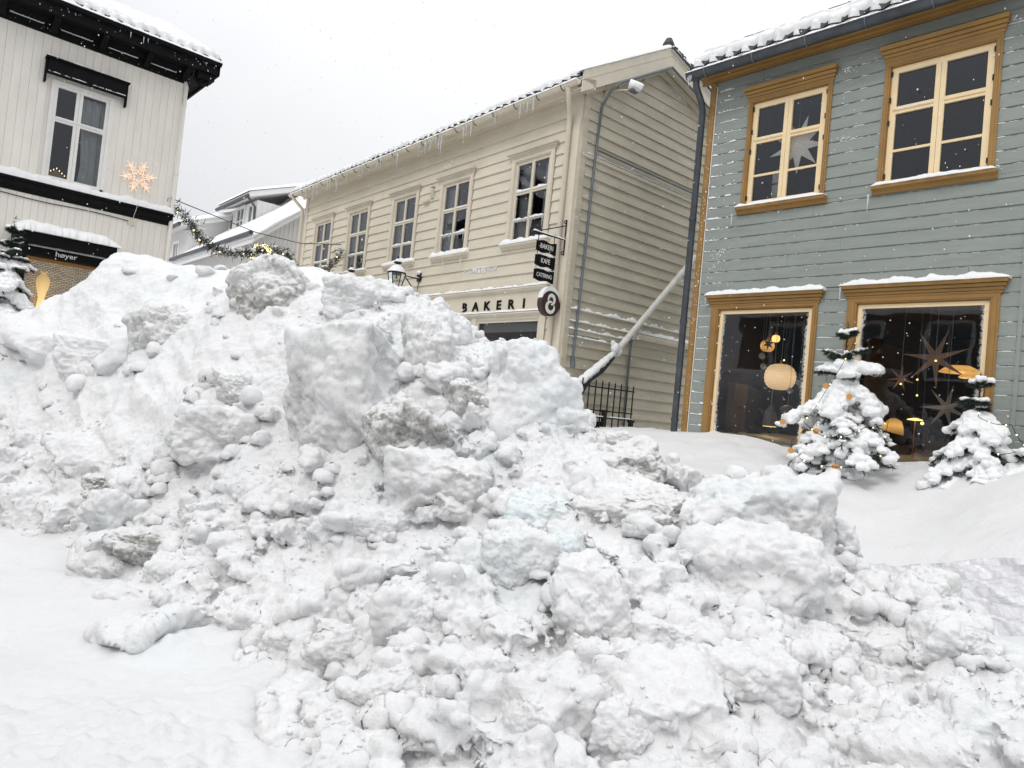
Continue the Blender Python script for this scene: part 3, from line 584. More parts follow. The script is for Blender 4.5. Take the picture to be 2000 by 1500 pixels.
# ---------------------------------------------------------------- building helpers (local frame: x along the wall, -y outward, z up)
def fill(u0, u1, z0, z1, holes):
    """u-intervals of the strip z0..z1 outside the holes"""
    seg = [(u0, u1)]
    for a, b, c, d in holes:
        if d <= z0 + .001 or c >= z1 - .001: continue
        ns = []
        for p, q in seg:
            if b <= p or a >= q: ns.append((p, q)); continue
            if a > p: ns.append((p, a))
            if b < q: ns.append((b, q))
        seg = ns
    return seg
def boards(u0, u1, z0, z1, zref, e, holes, style, seed=1, top=None):
    mb = MB(); r = random.Random(seed); k = math.floor((z0 - zref)/e); z = zref + k*e; grooves = []
    while z < z1:
        a, b = max(z, z0), min(z + e, z1)
        if b - a > .03:
            cuts = sorted({a, b} | {h_ for q in holes for h_ in q[2:] if a + .012 < h_ < b - .012})
            jo = r.uniform(u0, u1)
            for c, d in zip(cuts, cuts[1:]):
                def yy(zz):
                    t = (zz - z)/e
                    return (-.037 + .025*t) if style == 'lap' else -.024
                for p, q in fill(u0, u1, c, d, holes):
                    for p2, q2 in ([(p, jo - .0015), (jo + .0015, q)] if p + .3 < jo < q - .3 else [(p, q)]):
                        if top:   # raking gable: clip each board to the roof line
                            lo = [x for x in np.arange(p2, q2, .02) if top(x) > d]
                            if not lo: continue
                            p2, q2 = max(p2, lo[0] - .1), min(q2, lo[-1] + .1)
                        dy = r.uniform(-.002, .002)
                        if style == 'lap': pr = [(.004, c), (yy(c)+dy, c), (yy(d)+dy, d + .001), (.004, d + .001)]
                        elif abs(d - (z+e)) < .002: pr = [(.004, c), (-.024+dy, c), (-.024+dy, d - .024), (-.010, d - .011), (-.010, d), (.004, d)]
                        else: pr = [(.004, c), (-.024+dy, c), (-.024+dy, d), (.004, d)]
                        mb.extr(pr, p2, q2)
            grooves.append(z)
        z += e
    return mb, grooves
def ledge_snow(mb, u0, u1, z, y1, y0, h, seed, step=.025, end=.06, rag=.35, droop=0):
    """snow lying on a ledge from y1 (wall) to y0 (outer edge), rounded over the front"""
    n = max(3, int((u1 - u0)/step)); us = np.linspace(u0, u1, n)
    nz = fbm(np.c_[us*5, 0*us + seed*3.7, 0*us], 4, .6); nf = fbm(np.c_[us*11, 0*us + seed*5.1 + 9, 0*us], 3, .6)
    prof = [(0, 1.0), (.25, 1.02), (.5, .98), (.75, .85), (.92, .6), (1.03, .25), (1.05, 0)]
    b = len(mb.v); m = len(prof) + 1
    for i, u in enumerate(us):
        tp = min(1, min(u - u0, u1 - u)/end + .12); hh = h*max(.12, 1 + rag*nz[i])*math.sqrt(tp); fy = (y0 - y1)*(1 + .10*nf[i])
        for t, p in prof: mb.v.append((u, y1 + fy*t, z + hh*p - (droop if p == 0 else 0)))
        mb.v.append((u, y1, z - .003))
    for i in range(n - 1):
        for j in range(m): mb.f.append((b+i*m+j, b+i*m+(j+1) % m, b+(i+1)*m+(j+1) % m, b+(i+1)*m+j))
    mb.f.append(tuple(b + j for j in range(m))); mb.f.append(tuple(b+(n-1)*m + j for j in range(m))[::-1])
def rime(mb, u0, u1, z, y, h, seed, cover=.5, step=.014):
    """thin broken line of blown snow caught on a board edge"""
    n = max(4, int((u1 - u0)/step)); us = np.linspace(u0, u1, n); a = fbm(np.c_[us*6, 0*us + seed*2.3, 0*us + z], 4, .8)
    hh = np.clip((a + cover - .35)*1.4, 0, 1)*h; b = len(mb.v)
    for u, q in zip(us, hh): mb.v += [(u, y + .012, z - .002), (u, y - q*.55, z - .002), (u, y - q*.4, z + q*.7), (u, y + .012, z + q)]
    for i in range(n - 1):
        if hh[i] <= 1e-4 and hh[i+1] <= 1e-4: continue
        for j in range(3): mb.f.append((b+4*i+j, b+4*i+j+1, b+4*i+5+j, b+4*i+4+j))
def flecks(mb, u0, u1, z0, z1, y, n, seed, s=(.004, .014), clump=None):
    """snowflakes stuck to the boards"""
    r = random.Random(seed)
    for i in range(n):
        if clump: u = r.gauss(*clump[0]); z = r.gauss(*clump[1])
        else: u, z = r.uniform(u0, u1), r.uniform(z0, z1)
        k = r.uniform(*s)*(1.8 if r.random() < .06 else 1); mb.ball((u, y, z), k, 1, (1, .5, r.uniform(.6, 1.3)))
def room(par, u0, u1, z0, z1, depth, mat, y=.06, name='room'):
    mb = MB(); v = [(u0,y,z0),(u1,y,z0),(u1,y,z1),(u0,y,z1),(u0,depth,z0),(u1,depth,z0),(u1,depth,z1),(u0,depth,z1)]
    mb.add(v, [(0,1,5,4),(1,2,6,5),(2,3,7,6),(3,0,4,7),(4,5,6,7)]); return mb.build(name, mat, par)
def pane(par, u0, u1, z0, z1, y=.015, name='glass', mat=None):
    me = np_mesh(name, [(u0,y,z0),(u1,y,z0),(u1,y,z1),(u0,y,z1)], [[0,1,2,3]]); return link(name, me, mat or GLASS, par)
def bar(mb, u0, u1, z0, z1, y0=-.012, y1=.03): mb.box(u0, u1, y0, y1, z0, z1)
def sash_window(par, u0, u1, z0, z1, um, zt, zb, mat, fw=.055, mw=.045, rim=None):
    """casement: outer frame, centre post, transom, one low glazing bar each side"""
    mb = MB()
    bar(mb, u0, u0+fw, z0, z1); bar(mb, u1-fw, u1, z0, z1); bar(mb, u0+fw, u1-fw, z0, z0+fw); bar(mb, u0+fw, u1-fw, z1-fw, z1)
    bar(mb, um-mw, um-.002, z0+fw, z1-fw, -.014); bar(mb, um+.002, um+mw, z0+fw, z1-fw, -.014)
    for a, b in ((u0+fw, um-mw), (um+mw, u1-fw)):
        bar(mb, a, b, zt-.045, zt-.006, -.013); bar(mb, a, b, zt+.006, zt+.04, -.013); bar(mb, a, b, zt-.006, zt+.006, -.026)
        if zb: bar(mb, a, b, zb-.014, zb+.014, -.006, .02)
    w = mb.build('window', mat, par)
    pane(w, u0+.02, u1-.02, z0+.02, z1-.02)
    return w
def casing(par, u0, u1, z0, z1, i0, i1, j1, mat, crown=.12, over=.06, sill=True, sillmat=None, foot=None):
    """flat trim round an opening (inner i0..i1, top j1), stepped crown on top, sill below"""
    mb = MB(); zc = z1 - crown; b0 = foot if foot is not None else z0
    mb.box(u0, i0, -.045, .0, b0, zc); mb.box(i1, u1, -.045, .0, b0, zc); mb.box(i0, i1, -.045, .0, j1, zc)
    mb.box(u0+.025, i0-.02, -.053, -.045, b0, zc-.03); mb.box(i1+.02, u1-.025, -.053, -.045, b0, zc-.03); mb.box(i0-.02, i1+.02, -.053, -.045, j1+.015, zc-.03)
    mb.box(i0, i0+.012, -.02, .03, b0, j1); mb.box(i1-.012, i1, -.02, .03, b0, j1); mb.box(i0+.012, i1-.012, -.02, .03, j1-.012, j1)
    steps = [(0, .20, .052, .25), (.24, .44, .066, .45), (.48, .70, .092, .75), (.74, 1.0, .128, 1.0)]
    for a_, b_, y_, ov in steps:
        mb.extr([(0, zc+crown*a_), (-y_+.012, zc+crown*a_), (-y_, zc+crown*(b_-.06)), (-y_, zc+crown*b_), (0, zc+crown*b_)], u0-over*ov, u1+over*ov)
    for (a_, b_, y_, ov), (c_, d_, y2, o2) in zip(steps, steps[1:]): mb.box(u0-over*ov+.01, u1+over*ov-.01, -y_+.022, 0, zc+crown*b_-.001, zc+crown*c_+.001)
    o = mb.build('casing', mat, par)
    if sill:
        s = MB(); s.extr([(0, z0-.09), (-.05, z0-.09), (-.06, z0-.05), (-.11, z0-.035), (-.115, z0-.002), (.02, z0+.004)], u0-over*.7, u1+over*.7); s.build('sill', sillmat or mat, par)
    return o
def gutter(par, u0, u1, y, z, r, mat, seed, snow=.05, brk=.75, name='gutter'):
    mb = MB(); n = 9; pr = [(y + r*math.cos(math.pi + math.pi*k/(n-1)), z + r*math.sin(math.pi + math.pi*k/(n-1))) for k in range(n)]
    pr2 = [(y + (r-.006)*math.cos(math.pi + math.pi*k/(n-1)), z + (r-.006)*math.sin(math.pi + math.pi*k/(n-1))) for k in range(n)][::-1]
    mb.extr(pr + pr2, u0, u1); mb.tube([(u0, y-r, z), (u1, y-r, z)], .011, 6)
    for e_ in (u0, u1 - .006): mb.prism([], 0, 0) if False else mb.extr(pr, e_, e_ + .006)
    g = mb.build(name, mat, par, smooth=True)
    if brk:
        b = MB(); u = u0 + .3
        while u < u1:
            b.tube([(u, y + (r+.006)*math.cos(a), z + (r+.006)*math.sin(a)) for a in [math.pi*(.97 + .66*k/6) for k in range(7)]], .009, 5); u += brk
        b.build('gutter_bracket', ZINC if mat is not ZINC else CONDUIT, par)
    if snow:
        s = MB(); ledge_snow(s, u0-.01, u1, z + .004, y + r*.9, y - r*.98, snow, seed, rag=.4); s.build('gutter_snow', SNOW_CLEAN, par, smooth=True)
    return g
def roof_slope(par, u0, u1, ye, ze, slope, q, seed, snow=.06, wave=.22, course=.34, bare=.5, th=.10, mat=TILE, du=.026, ds=.024, fall=1, verge=None):
    """tiled slope from the eave (ye, ze) rising inward over q metres, under a wind-carved snow cover"""
    t = math.tan(slope); L_ = q/math.cos(slope); c_, s_ = math.cos(slope), math.sin(slope)
    us = np.arange(u0, u1 + du/2, du); ss = np.arange(0, L_ + ds/2, ds); U, S_ = np.meshgrid(us, ss); u, s = U.ravel(), S_.ravel()
    s_c = s + course*.62; tile = .022*np.abs(np.sin(np.pi*(u - u0)/wave))**.8*1.4 + .06*((s_c % course)/course*-1 + 1)
    nse = fbm(np.c_[u*2.2, s*2.2, 0*u + seed], 4)
    fr = (s_c % course)/course; row = np.floor(s_c/course)
    step_gap = np.where((row < 2), bare*(.22*np.exp(-((fr - 1.0)/.16)**2) + .22*np.exp(-(fr/.10)**2)), 0)*(.5 + .9*perlin(np.c_[u*1.6, row*7.3, 0*u + seed]) + .35*np.cos(2*np.pi*(u-u0)/wave))
    sn = snow*(1 + .45*nse) + .018 + .35*(.022 - tile)*0 - np.clip(step_gap, 0, 1) + .012*perlin(np.c_[u*14, s*14, 0*u])
    sn = sn + .5*(.04 - tile)
    s0 = .11 + .045*np.cos(2*np.pi*(u - u0)/wave) + .05*perlin(np.c_[u*1.9, 0*u + seed, 0*u]); k_ = np.clip((s - s0)/.045, 0, 1); sn = np.where(s < s0, -.05, sn*(.35 + .65*np.sqrt(k_)) + .02)
    edge = np.minimum(np.minimum(u - us[0], us[-1] - u), s)*1.0
    sn = np.where(edge < .001, -.02, sn*np.clip(.55 + edge/.12, 0, 1))
    def P(h): return np.c_[u, ye*fall*1.0 + fall*(s*c_ - h*s_*1.0), ze + s*s_ + h*c_]
    nx, ny = len(us), len(ss); I = np.arange(nx*ny).reshape(ny, nx); F_ = np.stack([I[:-1, :-1], I[:-1, 1:], I[1:, 1:], I[1:, :-1]], -1).reshape(-1, 4)
    link('roof', np_mesh('roof', P(tile), F_), mat, par, smooth=True)
    link('roof_snow', np_mesh('roof_snow', P(tile + sn), F_), SNOW_CLEAN, par, smooth=True)
def icicles(par, spots, mat, seed):
    r = random.Random(seed)
    for (u, y, z, L_) in spots:
        mb = MB(); n = 6; w = .007 + L_*.022; mb.tube([(u + r.uniform(-.002, .002), y, z - L_*k/n) for k in range(n+1)], [w*(1 - k/n)**.8 + .0012 for k in range(n+1)], 6)
        mb.build('icicle', mat, par, smooth=True)
def text(name, s, size, mat, par, loc, rot, ext=.006, sx=1, space=1, bold=0):
    cu = bpy.data.curves.new('t', 'FONT'); cu.body = s; cu.size = size; cu.extrude = ext; cu.space_character = space; cu.offset = bold; cu.align_x = 'CENTER'; cu.resolution_u = 3
    o = bpy.data.objects.new('t', cu); COL.objects.link(o); dg = bpy.context.evaluated_depsgraph_get(); dg.update()
    me = bpy.data.meshes.new_from_object(o.evaluated_get(dg), depsgraph=dg); bpy.data.objects.remove(o)
    me.transform(Matrix.Translation(loc) @ Matrix.Rotation(rot[2], 4, 'Z') @ Matrix.Rotation(rot[0], 4, 'X') @ Matrix.Diagonal((sx, 1, 1, 1))); me.materials.clear()
    return link(name, me, mat, par)
SO, SA = (2.6725, 10.08), R(-46.5); BO, BA = (.7427, 11.76), R(-49.75); BSA = R(40.25); LO, LA = (-6.5215, 12.88), R(42.6)
def wpt(O, A, u, w_, z): # wall frame -> world, w_ outward
    return (O[0] + math.cos(A)*u + math.sin(A)*w_, O[1] + math.sin(A)*u - math.cos(A)*w_, z)
# ================================================================ sage-green shop house (right)
def sage_house():
    h = empty('shop_house', (SO[0], SO[1], 0), SA, "sage-green clapboard shop house with ochre window surrounds and two lit display windows at the right", 'house')
    wins = [(.384, 1.541, 4.60, 6.32, .455, 1.470, .958), (2.168, 3.372, 4.61, 6.36, 2.24, 3.30, 2.772)]
    shops = [(.082, 1.585, 1.0, 3.43, .200, 1.520), (1.944, 3.52, 1.0, 3.46, 2.055, 3.435)]
    holes = [(a, b, c, d) for a, b, c, d, *_ in wins] + [(a, b, c, d) for a, b, c, d, *_ in shops]
    wall, gr = boards(-.15, 3.69, .8, 6.60, 3.318, .1555, holes, 'groove', 3); w2, _ = boards(3.73, 6.2, .8, 6.60, 3.318, .1555, [], 'groove', 4)
    b = len(wall.v); wall.v += w2.v; wall.f += [tuple(i + b for i in f) for f in w2.f]
    wall.box(3.69, 3.73, -.034, .0, .8, 6.6)
    # solid body behind the boards, rooms cut out
    for a_, b_, c_, d_ in ((-.15, 3.73, 3.30, 4.55), (3.55, 6.2, .5, 6.6), (-.15, 6.2, .5, 1.2)): wall.box(a_, b_, .006, .03, c_, d_)
    wall.box(-.15, -.13, .03, 3.8, .5, 6.6); wall.box(6.18, 6.2, .03, 3.8, .5, 6.6); wall.box(-.13, 6.18, 3.78, 3.8, .5, 6.6)
    wall.build('wall', SAGE, h)
    tr = MB(); tr.box(-.245, -.158, -.04, .12, .8, 6.56); tr.box(-.156, -.146, -.032, 0, .8, 6.56)
    cb = tr.build('corner_board', OCHRE, h)
    fz = MB(); fz.extr([(0, 6.575), (-.035, 6.575), (-.04, 6.61), (-.06, 6.62), (-.065, 6.66), (-.10, 6.675), (-.11, 6.70), (-.33, 6.65), (-.33, 6.66), (0, 6.80)], -.40, 6.4); fz.build('cornice', OCHRE, h, bevel=.003)
    ed = MB(); ed.box(-.146, -.138, -.0345, -.024, 1.2, 6.5); ed.build('edge_strip', WHITE, h)
    # upper windows
    for k, (a, b_, c, d, i0, i1, um) in enumerate(wins):
        casing(h, a, b_, c + .045, d, i0 - .01, i1 + .01, 6.115, OCHRE, crown=.17, over=.055)
        w = sash_window(h, i0, i1, 4.66, 6.105, um, 5.58, 5.085, BUTTER, fw=.07, mw=.055)
        hg = MB()
        for z in (4.75, 5.40, 5.68, 6.0): hg.box(i0 - .004, i0 + .012, -.03, -.012, z, z + .06); hg.box(i1 - .012, i1 + .004, -.03, -.012, z, z + .06)
        hg.build('hinge', IRON, w)
        s = MB(); ledge_snow(s, a - .04, b_ + .03, c + .047, .0, -.118, .055, 3 + k, rag=.3); ledge_snow(s, i0+.04, um-.06, 5.586, -.012, -.03, .012, 8+k); s.build('sill_snow', SNOW_CLEAN, w, smooth=True)
        room(h, a + .02, b_ - .02, 4.56, 6.3, 1.6, DARK)
    # display windows
    for k, (a, b_, c, d, i0, i1) in enumerate(shops):
        casing(h, a, b_, c, d, i0, i1, 3.235 if k == 0 else 3.25, OCHRE, crown=.155, over=.07, sill=False)
        mb = MB(); top = 3.22 if k == 0 else 3.235; f = .045
        bar(mb, i0+.012, i0+.012+f, 1.0, top); bar(mb, i1-.012-f, i1-.012, 1.0, top); bar(mb, i0+.012+f, i1-.012-f, top-f, top); bar(mb, i0+.012+f, i1-.012-f, 1.30, 1.385)
        w = mb.build('display_window', BUTTER, h); pane(w, i0+.03, i1-.03, 1.3, top-.01)
        pane(w, i0+.05, i1-.05, 1.38, top-.04, .009, 'frost', FROST if k == 0 else FROST_LOW)
        s = MB(); ledge_snow(s, a - .085, b_ + .085, d, .0, -.135, .075, 13 + k*4, rag=.45, end=.1); s.build('crown_snow', SNOW_CLEAN, w, smooth=True)
    room(h, .10, 3.50, 1.12, 3.29, 3.4, DARKB, name='shop_room')
    sh = MB()   # shelving and counters deep in the shop
    for z in (1.55, 1.95): sh.box(.3, 1.5, 2.6, 2.9, z, z + .03)
    sh.box(.22, .34, .35, .7, 1.15, 2.25); sh.box(1.75, 1.80, 1.2, 3.0, 1.15, 3.0); sh.box(2.2, 3.3, 2.3, 2.8, 1.13, 1.7)
    for i in range(9): sh.box(.42 + i*.11, .47 + i*.11, 2.62, 2.7, 1.98, 1.98 + .08 + .05*(i % 3))
    for i in range(14): sh.box(2.0 + i*.1, 2.05 + i*.1, 2.3, 2.36, 1.7, 1.74 + .12*((i*7) % 4)/3)
    sh.box(1.85, 3.4, 2.9, 2.95, 2.1, 2.13); sh.box(2.0, 2.3, 1.4, 1.7, 1.13, 1.6)
    sh.build('shelving', pmat('shelf_wood', (.12, .085, .06), .7), h)
    # rime in the board joints, thicker beside the display windows and near the corner
    rm = MB()
    for z in gr:
        if z < 1.4: continue
        for p, q in fill(-.13, 3.68, z - .004, z + .002, holes):
            low = z < 3.5
            if q - p > 1: rime(rm, p, q, z - .011, -.012, .007, 5, .16 if not low else .36)
            else: rime(rm, p, q, z - .011, -.012, .015, 6, .7 if low else .3)
        rime(rm, -.13, .22, z - .011, -.013, .030, 7, .6)
        if z < 3.4: rime(rm, 3.73, 5, z - .011, -.012, .02, 5, .5)
    flecks(rm, -.14, 3.6, 1.6, 6.5, -.026, 260, 5, (.003, .008)); flecks(rm, 0, 0, 0, 0, -.026, 110, 6, (.002, .007), ((-.02, .12), (3.9, 1.3)))
    flecks(rm, 0, 0, 0, 0, -.042, 150, 16, (.002, .008), ((-.20, .03), (3.9, 1.3)))
    for c in ((1.66, 6.24), (3.46, 6.28), (1.75, 5.35), (.1, 4.05), (.05, 3.85)): flecks(rm, 0, 0, 0, 0, -.026, 38, int(c[0]*50), (.002, .008), ((c[0], .07), (c[1], .03)))
    rm.build('rime', SNOW_CLEAN, h)['kind'] = 'stuff'
    # eave
    gutter(h, -.42, 6.4, -.38, 6.60, .085, ZINC, 21, snow=.05, brk=.72)
    roof_slope(h, -.44, 6.4, -.36, 6.665, R(37), 2.35, 5, snow=.075, wave=.24, bare=1.0)
    back = MB(); back.add([(-.42, 2.0, 8.45), (6.4, 2.0, 8.45), (6.4, 4.2, 6.7), (-.42, 4.2, 6.7)], [(0,1,2,3)]); back.add([(-.15, 0, 6.6), (-.15, 1.97, 8.35), (-.15, 3.8, 6.6)], [(0,1,2)]); back.build('gable', SAGE, h)
    gd = MB()
    for u in np.arange(-.0, 6, .78):
        y = .18; z = 6.665 + (y + .36)*math.tan(R(37)); gd.tube([(u, y, z + .04), (u + .01, y - .02, z + .19)], .008, 5)
    gd.tube([(-.05, .165, 7.25), (6.2, .165, 7.25)], .006, 5); gd.build('snow_guard', ZINC, h)
    dp = MB(); dp.tube([(-.30, -.36, 6.55), (-.31, -.33, 6.44), (-.32, -.13, 6.26), (-.325, -.085, 6.16), (-.33, -.085, 1.2)], .048, 14); 
    for z in (4.55, 3.05, 1.62): dp.tube([(-.33, -.085, z), (-.33, -.085, z + .05)], .056, 14)
    dp.build('downpipe', ZINC, h, smooth=True)
    icicles(h, [(-.36, -.45, 6.56, .16), (-.33, -.45, 6.56, .10), (.31, -.11, 4.56, .17), (2.11, -.11, 4.56, .22), (1.88, -.13, 3.44, .16), (.02, -.12, 3.40, .12), (-.39, -.44, 6.56, .07)], ICE, 4)
    return h
sage_house()

# ---- things hanging in the display windows
GLOW = pmat('lamp_glow', (.9, .55, .2), .6, emit=(1, .56, .18), es=1.7)
GLOW_HOT = pmat('lamp_hot', (1, .8, .3), .6, emit=(1, .75, .22), es=2.4)
AMBER = lamp_mat('amber_glass', (.55, .30, .08), (1, .52, .13), .85, .09, .7)
PAPER = lamp_mat('paper_shade', (.8, .7, .5), (1, .64, .32), .85, .19, .35, 230)
DULL = pmat('grey_glass_ball', (.42, .48, .45), .3)
COPPER = pmat('copper', (.55, .25, .12), .35, metal=.7)
STARP = pmat('star_paper', (.34, .25, .20), .8, var=.15, vscale=8, emit=(1, .55, .35), es=.03)
STARW = pmat('white_star_paper', (.62, .56, .48), .8, var=.1, vscale=8)
STARUP = pmat('leaf_star_paper', (.8, .76, .7), .8, var=.08, vscale=8, emit=(1, .9, .8), es=.12)
SMOKE = pmat('smoked_shade', (.16, .15, .14), .3)
WIREM = pmat('cord', (.35, .35, .35), .5)
def hung(name, u, y, z, label, cat, group=None):
    return empty(name, wpt(SO, SA, u, -y, z), SA, label, cat, group)
def cord(t, L_, r=.0035): mb = MB(); mb.tube([(0, 0, 0), (0, 0, L_)], r, 5); mb.build('cord', WIREM, t)
def pendant(u, y, z, r, sq, mat, lab, ceiling=3.27, ribs=0, group=None):
    t = hung('pendant_lamp', u, y, z, lab, 'lamp', group); mb = MB(); n = 22; pr = []
    for k in range(n + 1):
        a = -math.pi/2 + math.pi*k/n; rr = r*max(.12, abs(math.cos(a))**.62); pr.append((rr*(1 + (.02*math.cos(k*math.pi) if ribs else 0)), r*sq*math.sin(a)))
    mb.lathe(pr, seg=28); mb.build('lamp_shade', mat, t, smooth=True); cp = MB(); cp.lathe([(.02, r*sq), (.02, r*sq + .04), (.008, r*sq + .05)], seg=10); cp.build('lamp_cap', COPPER, t)
    c = MB(); c.tube([(0, 0, r*sq), (0, 0, ceiling - z)], .003, 5); c.build('cord', WIREM, t); return t
p1_ = pendant(.711, .45, 2.74 + .05, .095, .85, AMBER, "amber glass pendant lamp glowing in the left display window"); 
pendant(.80, .50, 2.90, .055, .9, GLOW, "smallest lit globe, touching the amber pendant lamp in the left display window")
pendant(.955, .40, 2.36, .205, .86, PAPER, "large ribbed paper lantern glowing cream in the left display window", ribs=1)
def ball(u, y, z, r, lab):
    t = hung('bauble', u, y, z, lab, 'bauble', 'grey baubles hanging in the left display window'); b_ = MB(); b_.ball((0,0,0), r, 3); b_.build('globe', DULL, t, smooth=True); cord(t, 3.27 - z, .002)
ball(.73, .28, 2.63, .045, "grey bauble hanging just below the amber pendant lamp"); ball(.76, .28, 2.49, .042, "grey bauble touching the upper left of the paper lantern")
ball(1.18, .25, 2.17, .04, "grey bauble hanging just below the right side of the paper lantern"); ball(1.29, .25, 2.28, .04, "grey bauble right of the paper lantern, closest to the window frame")
def cone_lamp(u, y, z, lab):
    t = hung('cone_lamp', u, y, z, lab, 'lamp'); b_ = MB(); b_.lathe([(.10, 0), (.095, .05), (.085, .14), (.06, .22), (.03, .27), (.012, .30)], seg=20); b_.build('lamp_shade', SMOKE, t, smooth=True)
    d = MB(); d.lathe([(.001, -.004), (.088, -.004), (.088, .002), (.001, .002)], seg=20); d.build('lit_opening', GLOW_HOT, t); cord(t, 3.27 - z - .0)
cone_lamp(.84, .45, 1.68, "dark cone-shaped lamp with a bright yellow opening low in the left display window")
t = hung('glass_dome', 1.12, .35, 1.91, "clear greyish glass dome shade behind the left spruce's upper branch", 'lamp'); b_ = MB(); b_.ball((0,0,0), .09, 3, (1.1, 1, .8)); b_.build('lamp_shade', SMOKE, t, smooth=True); cord(t, 1.36)
def star(O, A, u, y, z, r, n, inner, mat, lab, rot=0, thick=.05, cord_len=None, cat='star'):
    t = empty('paper_star', wpt(O, A, u, -y, z), A, lab, cat); mb = MB(); k0 = len(mb.v); V = [(0, -thick, 0), (0, thick, 0)]
    for k in range(2*n):
        a = rot + math.pi*k/n; rr = r*(1 if k % 2 == 0 else inner); V.append((rr*math.sin(a), 0, rr*math.cos(a)))
    Fs = [];
    for k in range(2*n): p, q = 2 + k, 2 + (k+1) % (2*n); Fs += [(0, p, q), (1, q, p)]
    mb.add(V, Fs); mb.build('star_body', mat, t)
    if cord_len: c = MB(); c.tube([(0, 0, 0), (0, 0, cord_len)], .003, 5); c.build('cord', WIREM, t)
    return t
star(SO, SA, 2.80, .48, 2.66, .37, 7, .22, STARP, "large brown seven-pointed paper star hanging in the right display window", .35, .06, .6)
star(SO, SA, 2.42, .55, 2.41, .17, 7, .25, STARP, "small brown paper star left of the large one in the right display window", .1, .04, .85)
star(SO, SA, 3.02, .25, 2.07, .27, 7, .22, STARW, "pale paper star half hidden behind the right spruce", .2, .05, 1.2)
star(SO, SA, .80, .30, 2.80, .09, 6, .4, SMOKE, "little dark star hanging right of the amber pendant lamp", .2, .03, .47)
star(SO, SA, 1.06, .12, 5.45, .40, 9, .40, STARUP, "pale leaf-shaped paper star in the left upstairs window of the sage-green house", .3, .05, .6)
def shade(u, y, z, w_, hgt, rot, mat, lab):
    t = hung('lamp_shade', u, y, z, lab, 'lamp'); b_ = MB(); b_.lathe([(w_*.98, -hgt*.5), (w_, -hgt*.42), (w_*.8, 0), (w_*.5, hgt*.4), (w_*.1, hgt*.5)], seg=24, M=Matrix.Rotation(rot, 4, 'Y')); b_.build('shade', mat, t, smooth=True)
shade(2.42, .45, 1.83, .13, .17, .25, AMBER, "tilted amber lamp shade right behind the left spruce"); shade(2.98, .8, 2.57, .22, .09, 0, AMBER, "flat amber lamp shade behind the large paper star"); shade(3.20, .7, 2.50, .2, .09, 0, AMBER, "flat amber lamp shade nearest the right edge of the right display window")
def disc_lamp(u, y, z): t = hung('disc_lamp', u, y, z, "thin lamp with a bright yellow disc low in the right display window", 'lamp'); b_ = MB(); b_.lathe([(.001, 0), (.085, .004), (.085, .012), (.02, .03), (.008, .03)], seg=20); b_.build('lit_disc', GLOW_HOT, t); c = MB(); c.tube([(0,0,0), (0,0,-.7)], .008, 6); c.build('stem', COPPER, t)
disc_lamp(2.60, .6, 1.91)
def bulbs():
    for i, (u, y, z, lab) in enumerate([(2.62, .5, 2.40, "upper of two tiny bulbs lit between the brown stars"), (2.63, .5, 2.21, "lower of two tiny bulbs lit between the brown stars"), (2.71, .5, 1.88, "tiny white spot lamp right of the thin disc lamp"), (2.44, .5, 2.34, "glowing bulb at the heart of the small brown star"), (2.83, .4, 2.62, "glowing bulb at the heart of the large brown star"), (1.04, .3, 2.58, "small copper bulb lit just above the paper lantern")]):
        t = hung('bulb', u, y, z, lab, 'bulb'); b_ = MB(); b_.ball((0,0,0), .012 if i != 2 else .02, 2); b_.build('glow', GLOW_HOT, t, smooth=True); cord(t, 3.27 - z, .0015)
bulbs()
t = empty('ring_binder', wpt(SO, SA, .70, -.35, 4.62), SA, "white papers stacked behind the left upstairs window of the sage-green house", 'papers'); b_ = MB()
for i in range(3): b_.box(-.07, .07, -.01, .12, .05 + i*.2, .22 + i*.2)
b_.build('papers', WHITE, t)

